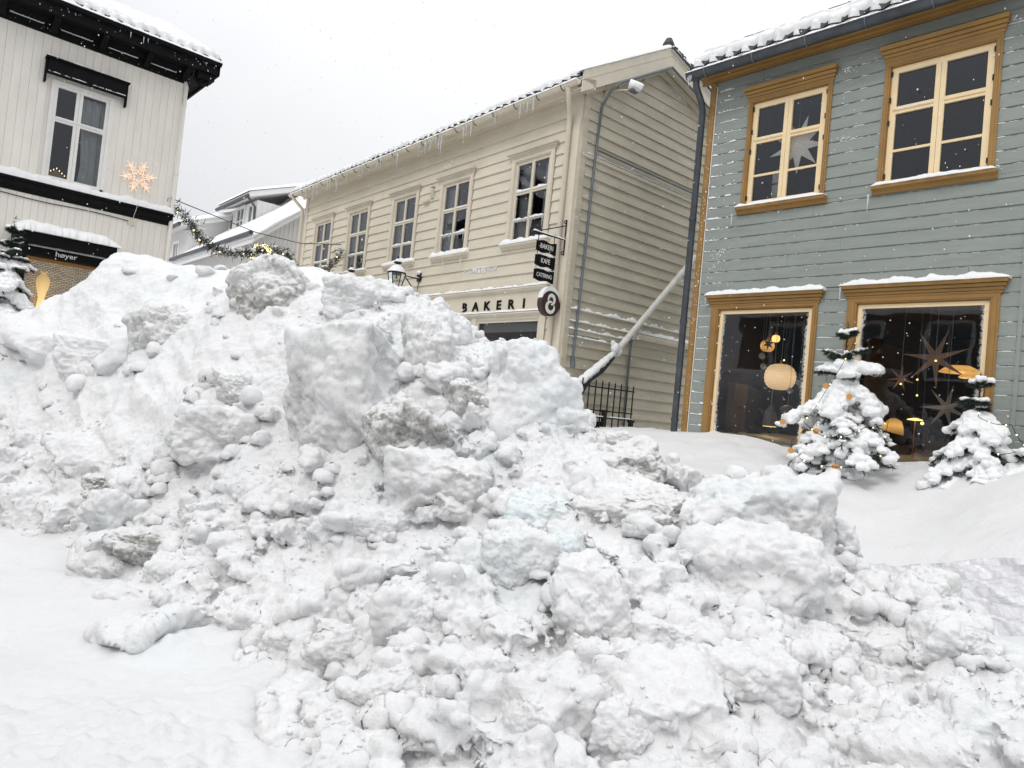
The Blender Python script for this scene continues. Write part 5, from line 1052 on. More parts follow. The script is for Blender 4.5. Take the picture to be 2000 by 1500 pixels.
# ================================================================ white houses far down the street
def far_house(name, u0, u1, ze, depth, rise, lab, wins, side_win=(), dormer=None, e=.14, rear=None):
    h = empty(name, wpt(BO, BA, u1, 0, 0), BA, lab, 'house', None); L_ = u1 - u0; mb = MB()
    mb.box(-L_, 0, 0, depth, .5, ze); mb.prism([], 0, 0) if False else mb.add([(0, 0, ze), (0, depth/2, ze + rise), (0, depth, ze), (-L_, 0, ze), (-L_, depth/2, ze + rise), (-L_, depth, ze)], [(0,1,2), (5,4,3), (0,3,4,1), (1,4,5,2)])
    mb.build('wall', FWHITE, h)
    bt = MB()
    for i in range(int(L_/e)): u = -i*e; bt.box(u - .022, u, -.018, 0, .6, ze - .02)
    for i in range(int(depth/e)): y = i*e; z = ze + rise*(1 - abs(y - depth/2)/(depth/2)) - .05; bt.box(0, .018, y, y + .022, .6, z)
    bt.build('batten', FWHITE, h)
    sl = math.atan2(rise, depth/2); c_, s_ = math.cos(sl), math.sin(sl)
    def slab(nm, th, off, mat, ov, sv=0):
        o = MB(); a = -ov; z0 = ze + off; n_ = 40
        if sv:
            pr = []
            us = np.linspace(-L_ - ov, ov, 60); ssx = np.linspace(a, depth/2, 26); V = []; 
            for q in ssx:
                for u in us:
                    ed = min(1, min(u + L_ + ov, ov - u)/.25 + .25, (q - a)/.3 + .35); V.append((u, q, z0 + q*rise/(depth/2) + th*ed*(1 + .35*float(0))))
            V = np.array(V); V[:, 2] += .05*fbm(np.c_[V[:, 0]*1.2, V[:, 1]*1.2, 0*V[:, 0] + ze], 4); I = np.arange(len(V)).reshape(26, 60)
            F_ = np.stack([I[:-1, :-1], I[:-1, 1:], I[1:, 1:], I[1:, :-1]], -1).reshape(-1, 4)
            o.v = [tuple(p) for p in V]; o.f = [tuple(f) for f in F_]; b = len(o.v); lo = [(u, q, z0 + q*rise/(depth/2)) for q in (a, depth/2) for u in (-L_ - ov, ov)]
            o.v += lo; row0 = list(I[0]); row1 = list(I[-1]); o.f.append(tuple(row0) + (b+1, b)); c0 = list(I[:, 0]); c1 = list(I[:, -1]); o.f.append(tuple(c0) + (b+2, b)); o.f.append(tuple(c1) + (b+3, b+1))
            o.add([(-L_-ov, depth/2, z0 + rise + th*.9), (ov, depth/2, z0 + rise + th*.9), (ov, depth + ov, z0 - ov*rise/(depth/2) + th*.5), (-L_-ov, depth + ov, z0 - ov*rise/(depth/2) + th*.5)], [(0,1,2,3)])
        else:
            for (p, q, zp, zq) in ((a, depth/2, z0 - ov*rise/(depth/2), z0 + rise), (depth/2, depth + ov, z0 + rise, z0 - ov*rise/(depth/2))):
                o.add([(-L_-ov, p, zp), (ov, p, zp), (ov, q, zq), (-L_-ov, q, zq), (-L_-ov, p, zp-th), (ov, p, zp-th), (ov, q, zq-th), (-L_-ov, q, zq-th)], [(0,1,2,3), (4,7,6,5), (0,4,5,1), (1,5,6,2), (2,6,7,3), (3,7,4,0)])
        return o.build(nm, mat, h, smooth=bool(sv))
    slab('roof', .16, .16, FWHITE, .45); slab('roof_snow', .20, .165, SNOW_CLEAN, .47, 1)
    g = MB(); g.tube([(-L_ - .45, -.52, ze - .06), (.45, -.52, ze - .06)], .07, 8); g.build('gutter', ZINC, h, smooth=True)
    def win(u, z, w_, hh, y=0, par=h, cols=2, rows=2):
        m = MB(); b0 = -.05 + y; m.box(u-w_/2-.1, u+w_/2+.1, b0, y, z-.1, z); m.box(u-w_/2-.1, u+w_/2+.1, b0, y, z+hh, z+hh+.12); m.box(u-w_/2-.1, u-w_/2, b0, y, z, z+hh); m.box(u+w_/2, u+w_/2+.1, b0, y, z, z+hh)
        for i in range(1, cols): x = u - w_/2 + w_*i/cols; m.box(x-.025, x+.025, b0+.01, y, z, z+hh)
        for i in range(1, rows): zz = z + hh*i/rows; m.box(u-w_/2, u+w_/2, b0+.015, y, zz-.02, zz+.02)
        f = m.build('window', WHITE, h); p = MB(); p.box(u-w_/2, u+w_/2, y-.012, y-.004, z, z+hh); p.build('pane', FARGLASS, f)
    for a in wins: win(*a)
    if dormer:
        d0, d1, yf, yb, zb, zt = dormer; m = MB(); m.box(d0, d1, yf, yb, zb, zt); 
        for i in range(int((yb-yf)/.2)): m.box(d1, d1+.015, yf + i*.2, yf + i*.2 + .02, zb, zt)
        m.build('dormer', FWHITE, h)
        m = MB(); m.add([(d0-.3, yf-.4, zt), (d1+.25, yf-.4, zt), (d1+.25, yb, zt+2.0), (d0-.3, yb, zt+2.0), (d0-.3, yf-.4, zt+.2), (d1+.25, yf-.4, zt+.2), (d1+.25, yb, zt+2.2), (d0-.3, yb, zt+2.2)], [(0,3,2,1), (4,5,6,7), (0,1,5,4), (1,2,6,5), (2,3,7,6), (3,0,4,7)]); m.build('dormer_roof', FWHITE, h)
        m = MB(); m.add([(d0-.3, yf-.45, zt+.205), (d1+.28, yf-.45, zt+.205), (d1+.28, yb, zt+2.205), (d0-.3, yb, zt+2.205), (d0-.25, yf-.38, zt+.33), (d1+.2, yf-.38, zt+.33), (d1+.2, yb, zt+2.38), (d0-.3, yb, zt+2.38)], [(4,5,6,7), (0,1,5,4), (1,2,6,5), (2,3,7,6), (3,0,4,7)]); m.build('dormer_snow', SNOW_CLEAN, h)
        g = MB(); g.tube([(d0-.3, yf-.45, zt+.02), (d1+.2, yf-.45, zt+.02)], .075, 8); g.tube([(d1+.1, yf-.42, zt), (d1+.05, yf-.1, zt-.3), (d1+.05, yf-.05, zb+.4)], .05, 8); g.build('dormer_gutter', ZINC, h)
    return h, win
FARGLASS = pmat('far_pane', (.10, .13, .14), .15)
hh, wf = far_house('white_house', -22.2, -14.1, 6.25, 7.0, 2.9, "pale vertical-board house with a snowy roof and a dormer, next beyond the bakery", [], dormer=(-8.2, -5.05, 1.5, 6.5, 6.6, 8.62))
wf(-6.75, 7.55, .75, .95, 1.5, cols=2, rows=2); wf(-7.75, 7.6, .35, .85, 1.5, cols=1, rows=1); wf(-5.6, 7.6, .35, .85, 1.5, cols=1, rows=1)
wf(-1.4, 3.6, 1.0, 1.5, 0); wf(-4, 3.6, 1.0, 1.5, 0)
hh, wf = far_house('white_house', -33.5, -22.3, 7.65, 6.0, 1.1, "farthest pale house at the end of the street, half hidden behind the left house's corner", [(-1.6, 5.9, .7, 1.2), (-3.0, 5.9, .7, 1.2), (-4.4, 5.9, .7, 1.2), (-5.8, 5.9, .7, 1.2)])

# ================================================================ house behind the camera: what the display windows reflect
def opposite():
    a = R(131); o = (1.0, -12.0); h = empty('clapboard_house', (o[0], o[1], 0), a, "dark clapboard house across the street, seen only as a reflection in the shop windows", 'house')
    mb = MB(); mb.box(-1, 23, 0, 6, -.3, 6.0); mb.add([(-1, 0, 6.0), (-1, 3, 8.4), (-1, 6, 6.0), (23, 0, 6.0), (23, 3, 8.4), (23, 6, 6.0)], [(0,1,2), (5,4,3), (0,3,4,1), (1,4,5,2)]); mb.build('wall', pmat('brown_boards', (.13, .12, .11), .7, var=.2, vscale=2, stretch=(.3, .3, 6)), h)
    s = MB(); s.add([(-1.4, -.4, 5.85), (23.4, -.4, 5.85), (23.4, 3, 8.6), (-1.4, 3, 8.6), (-1.4, -.4, 5.7), (23.4, -.4, 5.7)], [(0,1,2,3), (0,4,5,1)]); s.build('roof_snow', SNOW_CLEAN, h)
    for z in (1.2, 3.8):
        for i in range(9):
            u = .6 + i*2.5; w = MB(); w.box(u-.12, u+1.12, -.04, 0, z-.12, z+1.72); f = w.build('window', WHITE, h); p = MB(); p.box(u, u+.48, -.06, -.045, z, z+1.6); p.box(u+.54, u+1.0, -.06, -.045, z, z+1.6); p.build('pane', FARGLASS, f)
opposite()
# ================================================================ street things
NEEDLE = pmat('spruce_needles', (.018, .035, .020), .7, var=.5, vscale=9); BARK = pmat('bark', (.06, .045, .035), .9, var=.3, vscale=20)
def needle_tris(V, F, p, d, n, L_, r, up=0):
    """n needle blades bristling from the segment p..p+d"""
    for _ in range(n):
        q = p + d*r.random(); t = Vector((r.gauss(0, 1), r.gauss(0, 1), r.gauss(0, 1) + up)).normalized(); t = (t*1.0 + d.normalized()*.8).normalized()
        l = L_*r.uniform(.6, 1.2); s = t.cross(Vector((r.random(), r.random(), r.random()))).normalized()*l*.075; b = len(V)
        V += [q - s, q + s, q + t*l]; F.append((b, b+1, b+2))
def spruce(x, y, z, Ht, Rb, seed, lab, load=1.0, top_bare=.35, n_tier=9, skirt=1.0):
    r = random.Random(seed); t = empty('spruce', (x, y, z), 0, lab, 'spruce')
    tk = MB(); tk.tube([(0, 0, 0), (.005, 0, Ht*.5), (0, .006, Ht)], [.035, .022, .004], 8); tk.build('trunk', BARK, t)
    V, F = [], []; SV, SF, off = [], [], 0; tw = MB()
    V0, F0 = ico(2)
    def blob(c, rx, ry, rz, yaw):
        nonlocal off
        P = (V0*np.array([rx, ry, rz], np.float32)) @ rotm(0, 0, yaw).T + np.array(c, np.float32); SV.append(P); SF.append(F0 + off); off += len(P)
    for i in range(n_tier):
        f = i/(n_tier - 1); zz0 = Ht*(.10 + .86*f); L0 = Rb*(1 - .35*f/.4 if f < .4 else .65 - .9*(f - .4) if f < .65 else .42 - .9*(f - .65)) + .04; nb = int(8 - 4*f)
        for k in range(nb):
            a = 2*math.pi*(k + .5*(i % 2))/nb + r.uniform(-.4, .4); L_ = L0*r.uniform(.55, 1.25); dr = (-.15 if f > .8 else .12 if f > .62 else .55*skirt)*L_*r.uniform(.6, 1.4); zz = zz0 + Ht*r.uniform(-.05, .05)*(1 - .5*f); fat = r.uniform(.6, 1.6)
            pts = [Vector((math.cos(a)*L_*s, math.sin(a)*L_*s, zz + .10*L_*math.sin(s*2.2) - dr*s**1.6)) for s in (0, .25, .5, .75, 1)]
            tw.tube(pts, [.010, .008, .006, .004, .002], 4)
            for j in range(4):
                d = pts[j+1] - pts[j]; needle_tris(V, F, pts[j], d, int(34*(1 + .5*(f < .6))), .06, r, -.5)
                sn = 1.0 if f < .72 else .45
                side = Vector((-math.sin(a), math.cos(a), 0))
                for sg in (-1, 1):
                    tl = L_*(.42 - .07*j)*r.uniform(.6, 1.1); td = (side*sg + d.normalized()*.7).normalized()*tl + Vector((0, 0, -.25*tl)); needle_tris(V, F, pts[j], td, int(40 + 40*tl/.2), .052, r, -.6); tw.tube([pts[j], pts[j] + td], [.005, .002], 4)
                    if load > 0 and r.random() < .9*load:
                        for q in (.25, .6, .9):
                            if f > .72 and r.random() < .5: continue
                            c = pts[j] + td*q; w_ = (.055 if f < .72 else .026)*(1.1 - .35*q)*(.6 + .6*load)*r.uniform(.8, 1.2); blob((c.x, c.y, c.z + .030), w_*1.3*fat**.5, w_*fat**.5, w_*.60*load*fat, a + sg*.9)
                if load > 0:
                    for q in (.2, .7):
                        c = pts[j] + d*q; w_ = (.085 if f < .72 else .032)*(1 - .12*j)*(.6 + .5*load)*r.uniform(.85, 1.2)
                        if f > .72 and r.random() < .4: continue
                        blob((c.x, c.y, c.z + .04*sn), w_*1.25*fat**.5, w_*.95*fat**.5, w_*.62*load*fat, a)
    needle_tris(V, F, Vector((0, 0, Ht*.85)), Vector((0, 0, Ht*.2)), 90, .05, r)
    tw.build('branches', BARK, t)
    link('foliage', np_mesh('foliage', np.array([v[:] for v in V]), F), NEEDLE, t)
    if SV:
        me = remesh(np_mesh('s', np.concatenate(SV), np.concatenate(SF)), .011); co, no = get_np(me); q = co + np.array([x, y, z])
        d = .022*fbm(q*8, 3) + .012*(billow(q*20, 3) - .4) - .004; set_np(me, co + no*d[:, None]); link('branch_snow', me, SNOW_CLEAN, t, smooth=True)
    return t
s1 = spruce(3.83, 8.25, 1.12, 1.74, .90, 3, "bigger snow-laden spruce hung with orange slices between the two display windows", load=.95, n_tier=8, skirt=1.35)
s2 = spruce(4.78, 7.28, 1.16, 1.18, .54, 8, "smaller snow-laden spruce before the right edge of the right display window", load=1.05, n_tier=6, skirt=1.3)
s3 = spruce(-7.25, 10.05, 1.55, 1.95, .72, 12, "spruce with frosted bare-looking top standing at the far left before the black shop canopy", load=.9, n_tier=10)
s4 = spruce(5.16, 6.9, 1.15, .68, .42, 15, "lowest snow-capped bush of spruce twigs at the right edge of the photo", load=1.2, n_tier=4)
# orange slices and light string on the bigger spruce
ORANGE = pmat('dried_orange', (.80, .52, .25), .6, var=.2, vscale=30); RIND = pmat('orange_rind', (.60, .28, .08), .6)
for (x, y, z, lab) in [(3.33, 7.72, 1.66, "dried orange slice hanging at the middle of the bigger spruce"), (3.15, 7.9, 1.42, "dried orange slice with a red bead low on the bigger spruce's left"), (3.05, 7.95, 1.73, "dried orange slice on the bigger spruce's upper left bough"), (3.52, 7.62, 1.30, "lowest dried orange slice on the bigger spruce"), (3.52, 8.0, 2.18, "highest dried orange slice on the bigger spruce's left"), (3.76, 7.93, 2.08, "dried orange slice right of the bigger spruce's trunk")]:
    t = empty('orange_slice', (x, y, z), R(-35 + 20*random.random()), lab, 'ornament', 'orange slices hung on the bigger spruce'); b_ = MB(); M = Matrix.Rotation(R(90), 4, 'X')
    b_.lathe([(.001, -.003), (.028, -.003), (.028, .003), (.001, .003)], seg=16, M=M); b_.build('flesh', ORANGE, t); b_ = MB(); b_.lathe([(.028, -.004), (.033, -.004), (.033, .004), (.028, .004)], seg=16, M=M); b_.build('rind', RIND, t)
    c = MB(); c.tube([(0, 0, .04), (0, .01, .13)], .0018, 4); c.build('thread', BLACK, t)
def light_string(pts, lab, n=26, sag=.03, r=.0045):
    mb = MB(); P = []
    for a, b in zip(pts, pts[1:]):
        a, b = Vector(a), Vector(b)
        for k in range(6): q = k/6; P.append(a.lerp(b, q) - Vector((0, 0, sag*math.sin(math.pi*q))))
    P.append(Vector(pts[-1])); t = empty('light_string', P[0], 0, lab, 'light string'); P = [p - Vector(pts[0]) for p in P]; mb.tube(P, .0035, 4); mb.build('cable', BLACK, t)
    b_ = MB()
    for i in range(2, len(P), 3): b_.ball(tuple(P[i]), .009, 1)
    b_.build('bulbs', FAIRYW, t)
light_string([(3.86, 8.1, 2.75), (3.45, 7.85, 2.1), (3.2, 7.75, 1.75), (3.45, 7.65, 1.6), (3.8, 7.6, 1.75), (4.2, 7.9, 1.85), (3.95, 7.55, 1.4), (3.5, 7.6, 1.3), (3.2, 7.8, 1.35)], "black cable of tiny lights wound round the bigger spruce")
light_string([(4.78, 7.2, 2.25), (4.6, 7.0, 1.95), (4.9, 6.95, 1.9), (5.1, 7.0, 1.7), (4.7, 6.9, 1.6)], "black cable of tiny lights wound round the smaller spruce")

def garland(P, rad, seed, lab, lights=12):
    r = random.Random(seed); t = empty('garland', P[0], 0, lab, 'garland'); P = [Vector(p) - Vector(P[0]) for p in P]; n = len(P)
    # Catmull-Rom
    C_ = []
    for i in range(n - 1):
        p0, p1, p2, p3 = P[max(i-1, 0)], P[i], P[i+1], P[min(i+2, n-1)]
        for k in range(10): s = k/10; C_.append(.5*((2*p1) + (p2-p0)*s + (2*p0 - 5*p1 + 4*p2 - p3)*s*s + (3*p1 - p0 - 3*p2 + p3)*s**3))
    C_.append(P[-1]); V, F = [], []; s_ = MB(); SV, SF, off = [], [], 0; V0, F0 = ico(2)
    for i in range(len(C_) - 1):
        d = C_[i+1] - C_[i]; k = int(d.length/.0028)
        for _ in range(k):
            q = C_[i] + d*r.random() + Vector((r.gauss(0, 1), r.gauss(0, 1), r.gauss(0, 1)))*rad*.33; tt = Vector((r.gauss(0, 1), r.gauss(0, 1), r.gauss(0, 1))).normalized(); sd_ = tt.cross(Vector((.3, .5, .8))).normalized()*.010; l = rad*r.uniform(.45, .95); b = len(V); V += [q - sd_, q + sd_, q + tt*l]; F.append((b, b+1, b+2))
        for _ in range(max(1, int(d.length/.05))):
            if r.random() < .55: continue
            c = C_[i] + d*r.random(); w_ = rad*r.uniform(.25, .5); P_ = V0*np.array([w_*1.2, w_, w_*.55], np.float32) + np.array([c.x + r.gauss(0, rad*.3), c.y + r.gauss(0, rad*.3), c.z + rad*r.uniform(.35, .65)], np.float32); SV.append(P_); SF.append(F0 + off); off += len(P_)
    link('foliage', np_mesh('foliage', np.array([v[:] for v in V]), F), NEEDLE, t)
    me = remesh(np_mesh('s', np.concatenate(SV), np.concatenate(SF)), .02); co, no = get_np(me); set_np(me, co + no*(.03*fbm(co*14, 3) - .004)[:, None]); link('garland_snow', me, SNOW_CLEAN, t, smooth=True)['kind'] = 'stuff'
    b_ = MB()
    for i in range(lights): c = C_[int((i + .5)*len(C_)/lights)]; b_.ball((c.x, c.y - rad*.6, c.z - rad*.2), .018, 1)
    b_.build('bulbs', FAIRYW, t); return t
garland([(-6.49, 12.86, 4.68), (-6.28, 13.4, 4.42), (-6.30, 13.6, 4.30), (-6.15, 14.2, 4.16), (-5.82, 14.7, 4.23), (-5.62, 15.3, 4.46), (-5.30, 15.7, 4.50), (-5.25, 16.1, 4.38), (-5.15, 16.6, 4.12), (-4.95, 17.0, 4.18), (-4.75, 17.5, 4.62), (-4.60, 17.82, 5.08)], .155, 3, "dark evergreen garland dusted with snow sagging across the street from the left house")
def wreath():
    t = empty('wreath', (-5.64, 15.2, 4.34), R(20), "ring-shaped wreath of bright warm fairy lights hanging from the street garland", 'wreath'); r = random.Random(8); V, F = [], []; b_ = MB()
    for i in range(230):
        a = 2*math.pi*r.random(); c = Vector((.19*math.cos(a), 0, .19*math.sin(a))); q = c + Vector((r.gauss(0, .022), r.gauss(0, .03), r.gauss(0, .022))); b_.ball(tuple(q), .013, 1)
        for _ in range(5): tt = Vector((r.gauss(0, 1), r.gauss(0, 1), r.gauss(0, 1))).normalized(); sd_ = tt.cross(Vector((.3, .5, .8))).normalized()*.008; b = len(V); V += [c - sd_, c + sd_, c + tt*.06]; F.append((b, b+1, b+2))
    link('foliage', np_mesh('foliage', np.array([v[:] for v in V]), F), NEEDLE, t); b_.build('light_string', FAIRYW, t)
    c = MB(); c.ball((-.03, -.03, .06), .045, 2); c.build('pine_cone', BARK, t)
wreath()
w_ = MB(); w_.tube([(-6.45, 12.84, 4.76), (-5.83, 15.3, 4.82), (-5.35, 16.9, 5.0), (-4.62, 17.80, 5.25)], .010, 5); tag(w_.build('wire', ZINC), "thin wire strung above the garland from the left house to the bakery", 'wire')

# ---- hanging signs and lanterns on the bakery (frame: x<0 points out over the street)
def hanging_sign():
    o = wpt(BO, BA, -.09, .05, 0); t = empty('hanging_sign', (o[0], o[1], 3.6), BSA, "black wrought-iron bracket with three black plates reading BAKERI, KAFE and CATERING", 'sign'); z0 = -3.6
    b = MB(); b.tube([(0, 0, 4.21+z0), (0, 0, 4.80+z0)], .014, 6); b.tube([(0, 0, 4.46+z0), (-.70, 0, 4.445+z0)], .013, 6); b.tube([(0, 0, 4.70+z0), (-.56, 0, 4.49+z0)], .010, 6)
    def curl(cx, cz, r0, a0, turns, s=1): return [(cx + (r0*(1-.55*k/14))*math.cos(a0 + s*turns*2*math.pi*k/14), 0, cz + (r0*(1-.55*k/14))*math.sin(a0 + s*turns*2*math.pi*k/14)) for k in range(15)]
    b.tube(curl(-.70, 4.40+z0, .045, math.pi/2, .8), .010, 5); b.tube(curl(-.03, 4.235+z0, .04, 0, -.8), .010, 5); b.tube(curl(-.02, 4.75+z0, .04, 0, .8), .009, 5); b.tube(curl(-.565, 4.50+z0, .03, -math.pi/2, 1), .007, 5)
    for x in (-.585, -.235): b.tube([(x, 0, 4.45+z0), (x, 0, 4.33+z0)], .007, 5)
    b.build('bracket', IRON, t)
    s = MB(); ledge_snow(s, -.70, 0, 4.462+z0, .018, -.018, .022, 3, step=.02, end=.02, rag=.5); s.build('bracket_snow', SNOW_CLEAN, t, smooth=True)
    for i, (zt, zb, tx, sx) in enumerate(((4.335, 4.155, "BAKERI", .95), (4.105, 3.92, "KAFE", .95), (3.872, 3.69, "CATERING", .86))):
        L_, R_ = -.615, -.185; top = [(L_ + (R_-L_)*k/16, zt + .014*math.cos(2*math.pi*k/16*1.5 + math.pi)) for k in range(17)]; bot = [(L_ + (R_-L_)*k/16, zb + .012*math.cos(2*math.pi*k/16*1.5)) for k in range(17)][::-1]
        p = MB(); p.prism([(x, z+z0) for x, z in top + bot], -.012, .012)
        for x in (-.585, -.215):
            if i < 2: p.tube([(x, 0, zb+z0+.01), (x, 0, zb+z0-.04)], .006, 5)
        pl = p.build('plate', BLACK, t); text('lettering', tx, .112 if i < 2 else .096, WHITE, pl, (-.40, -.014, (zt+zb)/2 - .034 + z0), (R(90), 0, 0), .002, sx=sx*.85, bold=.0)
        if i: s = MB(); ledge_snow(s, L_ + .03, R_ - .03, zt+z0 + .002, .012, -.012, .022, 7+i, step=.02, end=.08, rag=.6); s.build('plate_snow', SNOW_CLEAN, pl, smooth=True)
hanging_sign()
def round_sign():
    o = wpt(BO, BA, -.09, .05, 0); t = empty('round_sign', (o[0], o[1], 3.345), BSA, "round brown sign with a white interlaced loop emblem projecting from the bakery corner", 'sign'); M = Matrix.Translation((-.235, 0, 0)) @ Matrix.Rotation(R(90), 4, 'X')
    b = MB(); b.lathe([(.001, -.055), (.20, -.055), (.205, -.05), (.205, .05), (.20, .055), (.001, .055)], seg=40, M=M); b.build('disc', pmat('brown_sign', (.045, .022, .018), .5, var=.2, vscale=6), t, smooth=True)
    b = MB(); b.tube([(0, 0, .0), (-.04, 0, 0)], .03, 8); b.box(-.02, .01, -.04, .04, -.05, .05); b.build('wall_mount', IRON, t)
    # emblem: two interlocking crescents
    def stroke(P, W, y):
        n = len(P); L1, L2 = [], []
        for i, (p, w_) in enumerate(zip(P, W)):
            a, c = P[max(i-1, 0)], P[min(i+1, n-1)]; dx, dz = c[0]-a[0], c[1]-a[1]; l = math.hypot(dx, dz); nx, nz = -dz/l, dx/l; L1.append((p[0]+nx*w_, p[1]+nz*w_)); L2.append((p[0]-nx*w_, p[1]-nz*w_))
        vs = [(x, y, z) for x, z in L1 + L2]; m.add(vs, [(i, i+1, n+i+1, n+i) for i in range(n-1)])
    m = MB(); N_ = 40; P = []; W = []
    for k in range(N_):      # lower loop, open at the upper right
        a = R(60) + R(330)*k/(N_-1); P.append((-.235 + .085*math.cos(a), -.055 + .085*math.sin(a))); W.append(.006 + .026*math.sin(math.pi*k/(N_-1))**.7)
    stroke(P, W, -.0575); P = []; W = []
    for k in range(N_):      # upper loop, open at the lower left
        a = R(215) - R(310)*k/(N_-1); P.append((-.228 + .068*math.cos(a), .062 + .075*math.sin(a))); W.append(.006 + .024*math.sin(math.pi*k/(N_-1))**.7)
    stroke(P, W, -.0590); m.build('emblem', WHITE, t)
    s = MB(); n = 18
    for k in range(n + 1): pass
    pts = [(-.235 + .21*math.cos(a), .21*math.sin(a)) for a in [R(35 + 125*k/n) for k in range(n+1)]]; top = [(-.235 + (.21 + .035*math.sin(math.pi*k/n)**.6)*math.cos(a) , (.21 + .075*math.sin(math.pi*k/n)**.6)*math.sin(a)) for k, a in enumerate([R(35 + 125*k/n) for k in range(n+1)])]
    s.prism(pts + top[::-1], -.058, .05); s.build('snow_cap', SNOW_CLEAN, t, smooth=True)
round_sign()
def lantern(u, lab):
    o = wpt(BO, BA, u, .03, 0); t = empty('wall_lantern', (o[0], o[1], 4.1), BSA, lab, 'lantern', 'lanterns on the bakery wall'); cx = -.57
    M = Matrix.Translation((cx, 0, 0)); f = MB(); n = 6
    def ring(r, z): return [Vector((cx + r*math.cos(2*math.pi*(k+.5)/n), r*math.sin(2*math.pi*(k+.5)/n), z)) for k in range(n)]
    a, b = ring(.185, .05), ring(.115, -.26)
    for k in range(n): f.tube([a[k], b[k]], .011, 5); f.tube([a[k], a[(k+1) % n]], .014, 5); f.tube([b[k], b[(k+1) % n]], .014, 5)
    f.lathe([(.115, -.26), (.12, -.275), (.05, -.31), (.02, -.35), (.001, -.355)], (cx, 0, 0), n); f.lathe([(.21, .05), (.21, .062), (.19, .068)], (cx, 0, 0), n)
    f.lathe([(.20, .06), (.07, .21), (.05, .22)], (cx, 0, 0), n); f.lathe([(.05, .22), (.045, .25), (.085, .262), (.08, .285), (.03, .33), (.012, .345), (.022, .37), (.02, .39), (.004, .42)], (cx, 0, 0), 12)
    f.tube([(cx, 0, .05), (cx, 0, -.06)], .018, 8); f.build('frame', IRON, t)
    g = MB()
    for k in range(n): g.add([a[k], a[(k+1) % n], b[(k+1) % n], b[k]], [(0,1,2,3)])
    g.build('glass', GLASS, t)
    ar = MB(); ar.tube([(cx + .19, 0, .045), (0, 0, .03)], .014, 6); ar.tube([(cx + .17, 0, .06), (0, 0, -.34)], .012, 6); ar.box(-.03, .0, -.07, .07, -.02, .16); ar.tube([(-.02, 0, -.03), (-.03, .02, -.34)], .006, 5); ar.tube([(-.03, 0, .12), (-.10, .0, .08), (-.09, 0, .03)], .007, 5); ar.build('arm', IRON, t)
    s = MB(); s.lathe([(.205, .066), (.20, .085), (.14, .16), (.08, .215), (.05, .232)], (cx, 0, 0), 14); s.lathe([(.082, .288), (.078, .30), (.04, .345), (.012, .36)], (cx, 0, 0), 12); s.build('snow_cap', SNOW_CLEAN, t, smooth=True)
    s = MB(); ledge_snow(s, cx + .2, -.02, .05, .012, -.014, .018, 3, step=.02, end=.02); s.build('arm_snow', SNOW_CLEAN, t, smooth=True); s = MB(); s.ball((-.03, 0, .17), .06, 2, (.9, 1.1, .8)); s.build('mount_snow', SNOW_CLEAN, t, smooth=True)
lantern(-4.5, "black six-sided wall lantern with a snow cap on the bakery front"); lantern(-6.55, "farther black wall lantern of which only the snowy finial shows above the heap")
# floodlight on the gable
o = wpt(BO, BSA, .45, .04, 7.05); t = empty('floodlight', o, BSA, "small snow-caked floodlight on an arm high on the bakery's gable wall", 'floodlight'); b_ = MB(); b_.tube([(0, 0, 0), (.0, -.05, .08), (.22, -.34, .10)], .012, 6); b_.tube([(0, 0, .0), (0, -.02, .22)], .008, 5); b_.build('arm', BTRIM, t)
b_ = MB(); b_.box(.18, .34, -.45, -.35, .05, .13); b_.build('lamp_head', CONDUIT, t, bevel=.01); P, Fc = lump(4, (.26, .22, .20), rotm(0, .3, 0), 5, facets=6, soft=9, low=.05); o2 = link('snow', np_mesh('snow', P + np.array([.26, -.42, .15]), Fc), SNOW_CLEAN, t, smooth=True)
# diagonal pole on the gable wall
t = empty('leaning_pole', wpt(BO, BSA, 3.1, .15, 4.72), BSA, "pale snow-dusted pole leaning diagonally across the bakery's gable wall", 'pole')
b_ = MB(); b_.tube([(.12, 0, .12), (-2.01, -.02, -2.08)], .055, 14); b_.build('tube', pmat('frosted_tube', (.66, .65, .61), .7, var=.15, vscale=6, bump=.5, bscale=30), t, smooth=True)
b_ = MB(); b_.tube([(-2.0, -.02, -2.08), (-2.30, -.06, -2.33), (-2.62, -.10, -2.50), (-2.80, -.13, -2.62), (-2.86, -.13, -2.80)], [.055, .07, .08, .10, .07], 12); b_.build('wrapped_end', pmat('dark_wrap', (.03, .03, .03), .8, bump=.8, bscale=30), t, smooth=True)
s = MB(); SV = []; SF = []; off = 0; V0, F0 = ico(2); r = random.Random(6)
for i in range(26):
    q = i/25; c = Vector((-2.02, -.02, -2.08)).lerp(Vector((-2.84, -.13, -2.66)), q) + Vector((0, -.015, .05 + .03*q)); w1 = .055 + .035*q; SV.append(V0*np.array([w1*1.2, w1, w1*.6], np.float32) + np.array(c, np.float32)); SF.append(F0 + off); off += len(V0)
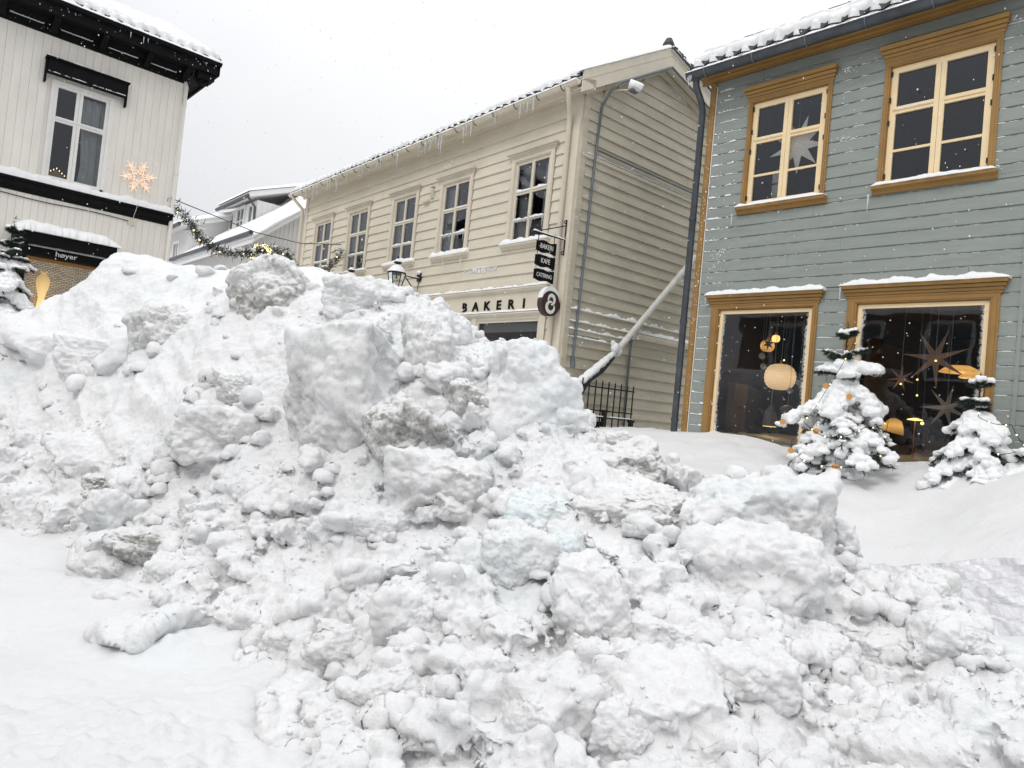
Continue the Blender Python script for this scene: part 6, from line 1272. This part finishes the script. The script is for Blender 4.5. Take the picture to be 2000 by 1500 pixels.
for c, w1 in (((-1.98, -.05, -1.93), .09), ((-1.88, -.04, -1.98), .07), ((-2.02, -.03, -1.85), .05)): SV.append(V0*np.array([w1, w1*.8, w1*1.1], np.float32) + np.array(c, np.float32)); SF.append(F0 + off); off += len(V0)
me = remesh(np_mesh('s', np.concatenate(SV), np.concatenate(SF)), .012); co, no = get_np(me); set_np(me, co + no*(.015*fbm(co*12, 3))[:, None]); link('snow', me, SNOW_CLEAN, t, smooth=True)
# railing in front of the gable wall
t = empty('railing', wpt(BO, BSA, .08, .5, 1.2), BSA, "black iron railing with upright bars half buried beside the bakery's gable wall", 'railing')
for i in range(9): x = .005 + i*.157; b_ = MB(); b_.tube([(x, 0, -.1), (x, 0, .985 - .004*i)], .0125, 6); b_.build('bar', IRON, t)
for z0_, z1_ in ((.88, .845), (.50, .465), (.39, .36)): b_ = MB(); b_.box(-.25 if z0_ > .8 else .12, 1.29, -.012, .012, z0_ - .03, z0_ - .008); b_.build('rail', IRON, t)
for x in (.58, 1.27): b_ = MB(); b_.box(x - .035, x + .035, -.03, .03, -.2, .50 if x < 1 else .36); b_.box(x - .06, x + .06, -.035, .035, .46 if x < 1 else .33, .50 if x < 1 else .37); b_.build('post', IRON, t)
b_ = MB(); b_.box(.2, .62, .05, .35, -.2, .3); b_.box(.7, 1.25, .1, .5, -.2, .12); b_.build('base_block', BLACK, t)
s = MB(); ledge_snow(s, .12, 1.29, .382, .014, -.014, .018, 4); s.build('rail_snow', SNOW_CLEAN, t, smooth=True)

# falling snow
def flakes():
    r = np.random.default_rng(21); V0, F0 = ico(1); n = 2600; Vs, Fs = [], []
    x = r.uniform(-9, 7, n); y = r.uniform(2.2, 15, n); z = r.uniform(.6, 8.5, n); s = r.uniform(.0025, .0068, n)*(1 + .3*(r.random(n) < .08))*np.clip(y/7, .35, 1.2)
    for i in range(n): Vs.append(V0*s[i]*np.array([1, 1, r.uniform(1, 1.8)], np.float32) + np.array([x[i], y[i], z[i]], np.float32)); Fs.append(F0 + i*len(V0))
    tag(link('falling_snow', np_mesh('falling_snow', np.concatenate(Vs), np.concatenate(Fs)), SNOW_CLEAN), "scattered flakes of falling snow in the air over the street", 'falling snow', kind='stuff')
flakes()
